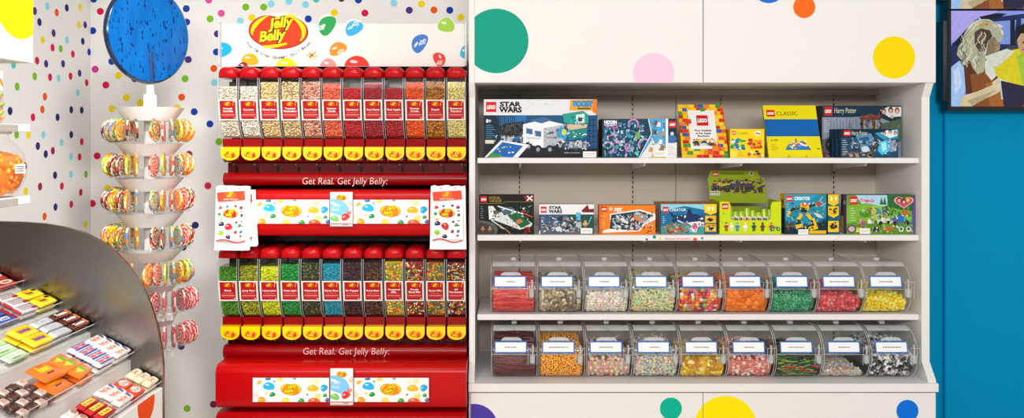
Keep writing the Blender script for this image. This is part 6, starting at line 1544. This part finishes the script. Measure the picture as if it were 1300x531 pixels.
def fill(kind, pal, top, seed, back=.03):
    """heap of pieces against the curved front, over a solid core"""
    rg = random.Random(seed); b = MB(); w0, w1 = .008, BW - .009
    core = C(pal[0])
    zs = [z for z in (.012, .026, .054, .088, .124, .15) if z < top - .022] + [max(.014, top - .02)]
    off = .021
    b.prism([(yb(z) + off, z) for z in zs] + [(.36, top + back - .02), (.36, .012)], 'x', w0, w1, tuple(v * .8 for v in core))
    def rot(full=True):
        R = Matrix.Rotation(rg.uniform(0, 2 * PI), 3, 'Y')
        return R @ Matrix.Rotation(rg.uniform(-1, 1) if full else rg.uniform(-.4, .4), 3, 'X') @ Matrix.Rotation(rg.uniform(-1, 1) if full else rg.uniform(-.4, .4), 3, 'Z')
    size = {'ball': .0125, 'corn': .0085, 'gummy': .012, 'disc': .0165, 'ring': .0125, 'wrap': .013, 'worm': .011, 'stick': .017, 'coin': .0165, 'pod': .011, 'straw': .009, 'lace': .006, 'bit': .010}[kind]
    spots = []
    z = .008 + size * .6
    while z < top - size * .3:
        x = w0 + size * .8 + rg.uniform(0, size)
        while x < w1 - size * .8:
            spots.append((x + rg.uniform(-.3, .3) * size, yb(max(.004, z)) + size * .95 + .002 + rg.uniform(0, .4) * size, z + rg.uniform(-.35, .35) * size)); x += size * 1.45
        z += size * 1.15
    y = yb(top) + size * 1.3
    while y < .34:                                   # top surface of the heap
        x = w0 + size
        while x < w1 - size:
            spots.append((x + rg.uniform(-.4, .4) * size, y + rg.uniform(-.3, .3) * size, top + back * (y / .34) - size * .4 + rg.uniform(-.5, .4) * size)); x += size * 1.7
        y += size * 1.7
    for (x, y, z) in spots:
        c = rg.choice(pal); c = tuple(min(1, v * rg.uniform(.88, 1.08)) for v in C(c)); P = Vector((min(w1 - size, max(w0 + size, x)), y, max(size * .75, z)))
        if kind == 'ball': b.ell(P, (.0125, .0115, .0115), 10, 7, c)
        elif kind == 'gummy': b.ell(P, (.0135, .009, .010), 8, 5, c, 0, rot(), bend=.004)
        elif kind == 'bit': b.ell(P, (.012, .006, .008), 7, 4, c, 0, rot())
        elif kind == 'pod': b.ell(P, (.0125, .0085, .0085), 8, 5, c, 0, rot())
        elif kind == 'corn':
            R = rot(); vs = []
            pr = [(0, -.0085), (.0062, -.0075), (.0064, -.003), (.005, .002), (.0034, .006), (0, .009)]
            for r_, t in pr: vs += [tuple(R @ Vector((r_ * math.cos(2 * PI * k / 7), r_ * .75 * math.sin(2 * PI * k / 7), t)) + P) for k in range(7)]
            b.add(vs, [(j * 7 + k, j * 7 + (k + 1) % 7, (j + 1) * 7 + (k + 1) % 7, (j + 1) * 7 + k) for j in range(5) for k in range(7)], ['#f6c21a'] * 14 + ['#f28a1a'] * 14 + ['#f8ecd8'] * 7, smooth=True)
        elif kind in ('disc', 'coin'):
            R = rot(False) @ Matrix.Rotation(PI / 2, 3, 'X') if kind == 'disc' else rot(False) @ Matrix.Rotation(PI / 2 + rg.uniform(-.5, .5), 3, 'X')
            r_, t = (.0175, .0065) if kind == 'disc' else (.0185, .0028); vs = []
            for rr, h in ((.0005, -t), (r_ * .9, -t), (r_, -t * .4), (r_, t * .4), (r_ * .9, t), (.0005, t)): vs += [tuple(R @ Vector((rr * math.cos(2 * PI * k / 14), rr * math.sin(2 * PI * k / 14), h)) + P) for k in range(14)]
            b.add(vs, [(j * 14 + k, j * 14 + (k + 1) % 14, (j + 1) * 14 + (k + 1) % 14, (j + 1) * 14 + k) for j in range(5) for k in range(14)], c, smooth=True)
        elif kind == 'ring':
            R = rot(); vs = []
            for i in range(10):
                for k in range(5):
                    A, B = 2 * PI * i / 10, 2 * PI * k / 5; q = .009 + .0045 * math.cos(B); vs.append(tuple(R @ Vector((q * math.cos(A), .0045 * math.sin(B), q * math.sin(A))) + P))
            b.add(vs, [(i * 5 + k, i * 5 + (k + 1) % 5, ((i + 1) % 10) * 5 + (k + 1) % 5, ((i + 1) % 10) * 5 + k) for i in range(10) for k in range(5)], c, smooth=True)
        elif kind == 'worm':
            R = rot(); ph = rg.uniform(0, 6); c2 = C(rg.choice(pal)); L_ = rg.uniform(.016, .024)
            pts = [R @ Vector((L_ * (t - .5) * 2, .004 * math.sin(ph + t * 5), .006 * math.sin(ph * 2 + t * 4))) + P for t in (k / 6 for k in range(7))]
            pts = [Vector((min(w1 - .004, max(w0 + .004, p.x)), max(yb(max(.004, p.z)) + .008, p.y), max(.008, p.z))) for p in pts]
            b.tube(pts[:4], .0052, 6, c); b.tube(pts[3:], .0052, 6, c2)
        elif kind == 'wrap':
            R = rot(); b.ell(P, (.0125, .0085, .0085), 8, 5, c, 0, R); c2 = tuple(min(1, v * .5 + .45) for v in c)
            for sg in (-1, 1):
                vs = [tuple(R @ Vector((sg * .011, 0, 0)) + P)] + [tuple(R @ Vector((sg * (.021 + .002 * (k % 2)), .003 * (-1) ** k, .009 * (k / 2 - 1))) + P) for k in range(5)]
                b.add(vs, [(0, k, k + 1) for k in range(1, 5)], c2)
        elif kind == 'stick':
            R = rot(); b.ell(P, (.0095, .0075, .0095), 8, 5, c)
            d = (R @ Vector((0, .25, 1))).normalized(); d.y = abs(d.y) * .4; q = P + d * .042
            q = Vector((min(w1 - .004, max(w0 + .004, q.x)), max(yb(min(.13, max(.004, q.z))) + .006, q.y), min(max(.006, q.z), .15)))
            b.tube([P, q], .0018, 5, '#f6f2ee')
        elif kind == 'straw':
            d = Vector((1, rg.uniform(0, .12), rg.uniform(-.35, .35))).normalized(); l = rg.uniform(.03, .055)
            p0, p1 = P - d * l, P + d * l; f_ = lambda p: Vector((min(w1 - .004, max(w0 + .004, p.x)), max(yb(max(.004, p.z)) + .007, p.y), max(.006, p.z)))
            b.tube([f_(p0), f_(p1)], .0042, 6, c)
        elif kind == 'lace':
            pts = [Vector((w0 + .002 + (w1 - w0 - .004) * t, P.y + .003 * math.sin(t * 9 + x * 90), P.z + .004 * math.sin(t * 5 + x * 60))) for t in (k / 8 for k in range(9))]
            pts = [Vector((p.x, max(yb(max(.004, p.z)) + .006, p.y), max(.006, p.z))) for p in pts]
            if rg.random() < .09: b.tube(pts, .0045, 6, c)
            else: b.tube([P - Vector((.03 if P.x > .05 else 0, 0, 0)), P + Vector((.02 if P.x < .19 else 0, 0, 0))], .0045, 6, c)
    vv = []
    for (x, y, z) in b.v:                       # candy presses flat against the acrylic
        z = min(BH - .008, max(.0042, z)); x = min(w1 + .003, max(w0 - .003, x)); y = min(BD - .006, max(yb(z) + .0035, y))
        vv.append((x, y, z))
    b.v = vv
    return b
BINS = [[('lace', ['#c8181c', '#d8322a', '#b01018', '#e04a3a'], .130, 'bright red licorice laces'), ('gummy', ['#b8a888', '#8f8068', '#d8ccb0', '#a08a60', '#c8b48a', '#6f6450'], .128, 'beige and brown speckled gummies'), ('pod', ['#efe6da', '#e4d8c8', '#f4ece2', '#d8c8b4', '#f0dcd0'], .108, 'cream white candies'),
         ('worm', ['#e8dc9a', '#b8dcb0', '#f0e6b8', '#e8c88a', '#cfe4c8', '#f2d2a0', '#9fd0a0'], .124, 'pale yellow and green gummy worms'), ('ball', ['#e8502a', '#f0b02a', '#e86a8a', '#8fc04a', '#6a3a6a', '#f2e0c8', '#e87a3a', '#c8322a'], .124, 'mixed round sour balls'),
         ('disc', ['#f0700f', '#f2821a', '#ea640c', '#f49030'], .114, 'orange jelly slices'), ('ring', ['#3fa070', '#4fb080', '#2f8f60', '#6fc090'], .094, 'green gummy rings'), ('gummy', ['#d84a50', '#e06468', '#c83a44', '#e88080'], .088, 'pink red gummies'), ('gummy', ['#f4d818', '#f6e048', '#eccb10', '#f8e870'], .084, 'yellow gummies')],
        [('lace', ['#5a1418', '#6a1c1e', '#4a0f14', '#742628'], .134, 'dark maroon licorice laces'), ('corn', ['#f29a1a', '#f6c21a', '#f8ecd8'], .132, 'candy corn'), ('stick', ['#e8b0a0', '#c8d8a0', '#b0c4d0', '#e8d8a0', '#e08a8a', '#d8d0c8'], .110, 'pastel lollipops with white sticks'),
         ('wrap', ['#b8d0b8', '#e0a890', '#d8d4b0', '#a8b8b0', '#e8c8b0', '#c8a0a0'], .112, 'pastel twist-wrapped candies'), ('coin', ['#e8b818', '#f0cc3a', '#d8a010', '#f4dc70', '#c8860c'], .080, 'gold coins and yellow drops'), ('stick', ['#e88a7a', '#f0b8a8', '#e8a090', '#d86a5a', '#f4d8c8'], .112, 'pink white lollipops with sticks'),
         ('straw', ['#1f3a24', '#2f6a34', '#123020', '#7fa83a', '#c8322a', '#2a2a2a', '#4f8a3a'], .090, 'dark green candy sticks'), ('bit', ['#d8c4b0', '#c8b09a', '#e8dcd0', '#b8d0c8', '#e0b8a0'], .044, 'a few pale taffy pieces'), ('wrap', ['#2a2828', '#3a3838', '#e8e6e4', '#1c1a1a', '#8a8688', '#f0eeec'], .122, 'black and white wrapped candies')]]
bp = bin_proto(); sp = scoop_proto()
for rI, (Yb0, x_start, pitch, zz) in enumerate(((4.198, -.1035, .2272, ZS[2]), (4.165, -.1, .2284, ZC))):
    rowname = 'upper' if rI == 0 else 'lower'
    for i, (kind, pal, top, desc) in enumerate(BINS[rI]):
        loc = (x_start + pitch * i, Yb0, zz + .0008)
        lab = f'clear acrylic bin of {desc}, {rowname} bin row'
        if rI == 0 and i == 0: d = bp; d.location = loc; tag(d, lab, 'bin', f'candy bins in the {rowname} row')
        else: d = copy_tree(bp, lab, f'candy bins in the {rowname} row', loc)
    # labels and contents after all copies of the row
for d in [o for o in list(COL.objects) if o.name.startswith('candy_bin') and o.parent is None]:
    lab = d['label']; rI = 0 if 'upper' in lab.split(',')[-1] else 1
    for i, (kind, pal, top, desc) in enumerate(BINS[rI]):
        if f' of {desc},' in lab:
            label_art(d, (i * 5 + rI * 3) % 9, 0)
            rowname = ('upper', 'lower')[rI]
            if i == 6 and rI == 1: pass
            o = fill(kind, pal, top, 31 + i + rI * 20, back=.0 if kind in ('bit',) else .03).build('bin_candy', SUGAR if kind in ('disc', 'ring', 'gummy', 'worm') else CANDY, None, d.location)
            tag(o, f'{desc} filling {ORD[i]} bin from the left, {rowname} row', 'candy', f'candy in the {rowname} bins', 'stuff')
            s = sp if (rI == 0 and i == 0) else sp.copy()
            if s is not sp: COL.objects.link(s)
            s.location = d.location + Vector((.198, -.0168, .0875)); s.scale = (.78, .78, .85); s.rotation_euler = (.02, 0, (i * .37) % .5 - .25)
            tag(s, f'clear scoop in the pocket of the bin of {desc}', 'scoop', f'scoops on the {rowname} bins')
# =================================================================== SCREENS ON THE BLUE WALL
YV = 4.62
def tvset(label, y0, y1, vis):
    X0, X1 = wx(1203.5, YV), wx(1203.5, YV) + .86
    z1, z0 = wz(y0, YV), wz(y1, YV)
    r = thing('wall_mounted_television', label, 'screen', ((X0 + X1) / 2, YV, z0), 'wall of stacked screens')
    M = Matrix.Translation(-r.location)
    b = MB(); b.M = M; b.box(X0, X1, YV, YV + .085, z0, z1, '#101114', ch=.002)
    b.box(X0 - .012, X1 - .05, YV + .03, YV + .0985, z0 + .05, z1 - .05, '#0c0d10', ch=.002); b.build('housing', PLASTIC, r)
    b = MB(); b.M = M; e = .016; eb = .022
    b.box(X0 + e, X1 - e, YV - .0015, YV + .001, z0 + (eb if vis == 0 else .004), z1 - .004, '#000000')
    a = Art(b, (0, 0, 200, 126), (X0 + e, YV - .0015, z0 + (eb if vis == 0 else .004)), (1, 0, 0), (0, 0, 1), X1 - X0 - 2 * e, z1 - z0 - (eb + .004 if vis == 0 else .008), lift=.0002)
    a.clip = (0, 200, 0, 126)
    # still picture: two plain figures in front of a car, daylight sky (x 0..200, y 0..126 over the panel)
    a.rect(0, 0, 200, 126, '#8a9ae8'); a.poly([(0, 0), (60, 0), (30, 30), (0, 40)], '#b0a8f0')
    a.poly([(0, 46), (30, 12), (92, 4), (200, 8), (200, 70), (0, 80)], '#1c2c5a'); a.poly([(8, 44), (34, 16), (84, 12), (80, 44)], '#7f9ae0'); a.poly([(0, 44), (6, 40), (34, 10), (38, 12), (12, 46)], '#101830'); a.rect(76, 12, 82, 48, '#141c34'); a.rect(90, 10, 150, 46, '#8496e0')
    a.poly([(36, 8), (58, 3), (72, 4), (58, 11), (40, 12)], '#10162a'); a.poly([(72, 46), (200, 40), (200, 78), (60, 80)], '#3a3f58')
    # left figure, turned away: pale blue sleeve, brown waistcoat, long pale curls
    a.poly([(0, 74), (10, 66), (22, 70), (20, 100), (10, 126), (0, 126)], '#a4c6f2'); a.poly([(3, 80), (10, 72), (14, 96), (5, 112)], '#c4dcf8')
    a.poly([(16, 70), (40, 64), (58, 72), (72, 92), (84, 126), (20, 126)], '#5a301a'); a.poly([(24, 84), (44, 80), (62, 100), (66, 126), (30, 126)], '#8a4f24'); a.poly([(44, 96), (60, 92), (76, 112), (78, 126), (50, 126)], '#a8662e')
    a.poly([(42, 66), (52, 64), (60, 84), (52, 92), (44, 82)], '#dcdfd0'); a.poly([(52, 64), (57, 66), (62, 80), (58, 84)], '#2a2c40')
    a.poly([(47, 38), (58, 34), (63, 44), (62, 52), (64, 56), (60, 62), (52, 66), (46, 60)], '#8a7458'); a.poly([(56, 40), (63, 45), (62, 52), (57, 54)], '#a8906c'); a.rect(57, 45, 60, 46, '#3a2c20')
    hair = [(20, 24), (26, 15), (36, 11), (48, 11), (58, 16), (66, 26), (66, 38), (60, 42), (56, 34), (48, 36), (46, 52), (44, 66), (42, 80), (34, 84), (28, 76), (24, 66), (14, 66), (7, 58), (9, 48), (14, 40), (16, 32)]
    a.poly(hair, '#b4b294'); a.poly([(30, 28), (38, 23), (50, 26), (53, 34), (47, 40), (44, 52), (36, 54), (30, 44)], '#4a3a30'); a.poly([(33, 31), (40, 28), (44, 36), (38, 46)], '#6a5646')
    rg2 = random.Random(4)
    for i in range(46):
        x0, y0 = rg2.uniform(14, 44), rg2.uniform(26, 60); ph = rg2.uniform(0, 6)
        if 29 < x0 < 50 and 26 < y0 < 46 and rg2.random() < .7: continue
        a.line([(x0 + 2.2 * math.sin(ph + k * 1.1) - .35 * k, y0 + 2.6 * k) for k in range(7)], rg2.uniform(.7, 1.5), rg2.choice(['#d8d6bc', '#8e8c6e', '#c8c6aa', '#a09e80', '#6f6a52', '#e6e4d0']))
    for i in range(22):
        t = rg2.uniform(PI * 1.02, PI * 1.95); r0 = rg2.uniform(.72, 1)
        a.line([(44 + 24 * r0 * math.cos(t + .06 * k), 30 + 19 * r0 * math.sin(t + .06 * k)) for k in range(6)], rg2.uniform(.7, 1.6), rg2.choice(['#e4e2cc', '#c0be9e', '#d2d0b4', '#9a9878', '#f0eedc']))
    a.ell(40, 19, 5, 2, '#c8983e', -.2); a.ell(45, 18, 2.4, 1.4, '#d86a3a')
    a.poly([(10, 126), (14, 112), (34, 106), (52, 98), (58, 92), (68, 90), (70, 102), (56, 110), (38, 118), (26, 126)], '#d8c8a2'); a.poly([(20, 118), (48, 108), (58, 104), (40, 118), (26, 125)], '#b8a682')
    a.poly([(52, 94), (60, 88), (72, 89), (74, 98), (64, 105), (55, 103)], '#e0ceaa')
    for q in range(4): a.line([(60 + q * 1.2, 90 + q * 3.6), (71, 90.5 + q * 3.6)], .7, '#a8946e')
    a.poly([(60, 84), (67, 86), (72, 116), (64, 117)], '#ccd2c0'); a.poly([(62, 86), (64, 87), (68, 114), (66, 115)], '#eef0e6')
    a.x0, a.x1 = 15, 215; a.clip = (15, 215, 0, 126)
    # right figure in yellow
    a.poly([(68, 70), (92, 52), (110, 48), (150, 60), (150, 110), (104, 100), (74, 88)], '#e0cf1c'); a.poly([(98, 60), (112, 54), (120, 96), (106, 98)], '#a8c83a'); a.poly([(58, 60), (86, 50), (96, 54), (74, 74), (62, 72)], '#d8dccc'); a.poly([(78, 92), (112, 100), (150, 108), (150, 126), (82, 126)], '#2a2440')
    a.ell(112, 38, 13, 20, '#c8a078'); a.poly([(98, 40), (100, 22), (112, 14), (128, 18), (124, 30), (104, 30)], '#181410'); a.ell(108, 42, 2.4, 1.2, '#4a3424'); a.rect(106, 50, 114, 51.6, '#8a5444')
    a.poly([(106, 126), (118, 104), (150, 100), (150, 126)], '#8a5a2c')
    b.build('lit_panel', SCREEN, r)
    return r
tvset('lower screen of the video wall on the blue wall, two people by a car', 12.8, 140.5, 0)
tvset('upper screen of the video wall, only its bottom edge in the picture', -113, 12.2, 1)
# =================================================================== LIGHT AND CAMERA
w = bpy.data.worlds.new('store interior'); scene.world = w; w.use_nodes = True
bg = w.node_tree.nodes['Background']; bg.inputs[0].default_value = (1, .975, .945, 1); bg.inputs[1].default_value = .58
def area(name, loc, target, sx, sy, power, spread=180, col=(1, .985, .962)):
    l = bpy.data.lights.new(name, 'AREA'); l.shape = 'RECTANGLE'; l.size = sx; l.size_y = sy; l.energy = power; l.color = col; l.spread = math.radians(spread)
    o = bpy.data.objects.new(name, l); COL.objects.link(o); o.location = loc
    d = Vector(target) - Vector(loc); o.rotation_euler = d.to_track_quat('-Z', 'Y').to_euler()
    return o
area('added fill over the lollipop corner', (-.8, 2.4, 3.25), (-2.3, 4.5, .8), .9, .4, 7, 75)  # unseen lamp added to lift the dim corner walls
area('added fill towards the left wall', (-.1, 1.6, 3.2), (-2.31, 4.4, .7), .5, .4, 8, 50)  # no known fixture here; added to brighten the left wall
area('added fill over the candy bars', (-.9, 1.2, 3.2), (-1.6, 3.2, .7), .7, .4, 4, 70)  # added unseen fill aimed at the candy bar rack
area('added front fill over the aisle', (-.1, -.9, 3.0), (-.1, 4.3, .2), 4.6, .8, 45)  # front fill added behind the camera, not a known fixture
area('added front fill from the far side of the store', (-.2, -3.3, 2.98), (0, 4.3, .5), 5.0, .8, 330)  # broad frontal fill added to reach into the shelf recesses
cam = bpy.data.cameras.new('camera'); co = bpy.data.objects.new('camera', cam); COL.objects.link(co)
co.location = (0, 0, CAMZ); co.rotation_euler = (PI / 2, 0, 0)
cam.sensor_width = 36; cam.lens = FPX / 1300 * 36; cam.shift_y = -(265.5 - HPY) / 1300
cam.clip_start = .05
scene.camera = co
vs = scene.view_settings
scene.display_settings.display_device = 'sRGB'
vs.view_transform = 'Standard'; vs.look = 'None'; vs.exposure = -0.15; vs.gamma = 1; vs.use_curve_mapping = False
scene.cycles.max_bounces = 10; scene.cycles.diffuse_bounces = 4; scene.cycles.glossy_bounces = 3
scene.cycles.transparent_max_bounces = 28; scene.cycles.caustics_reflective = False; scene.cycles.sample_clamp_indirect = 4
scene.cycles.use_denoising = True
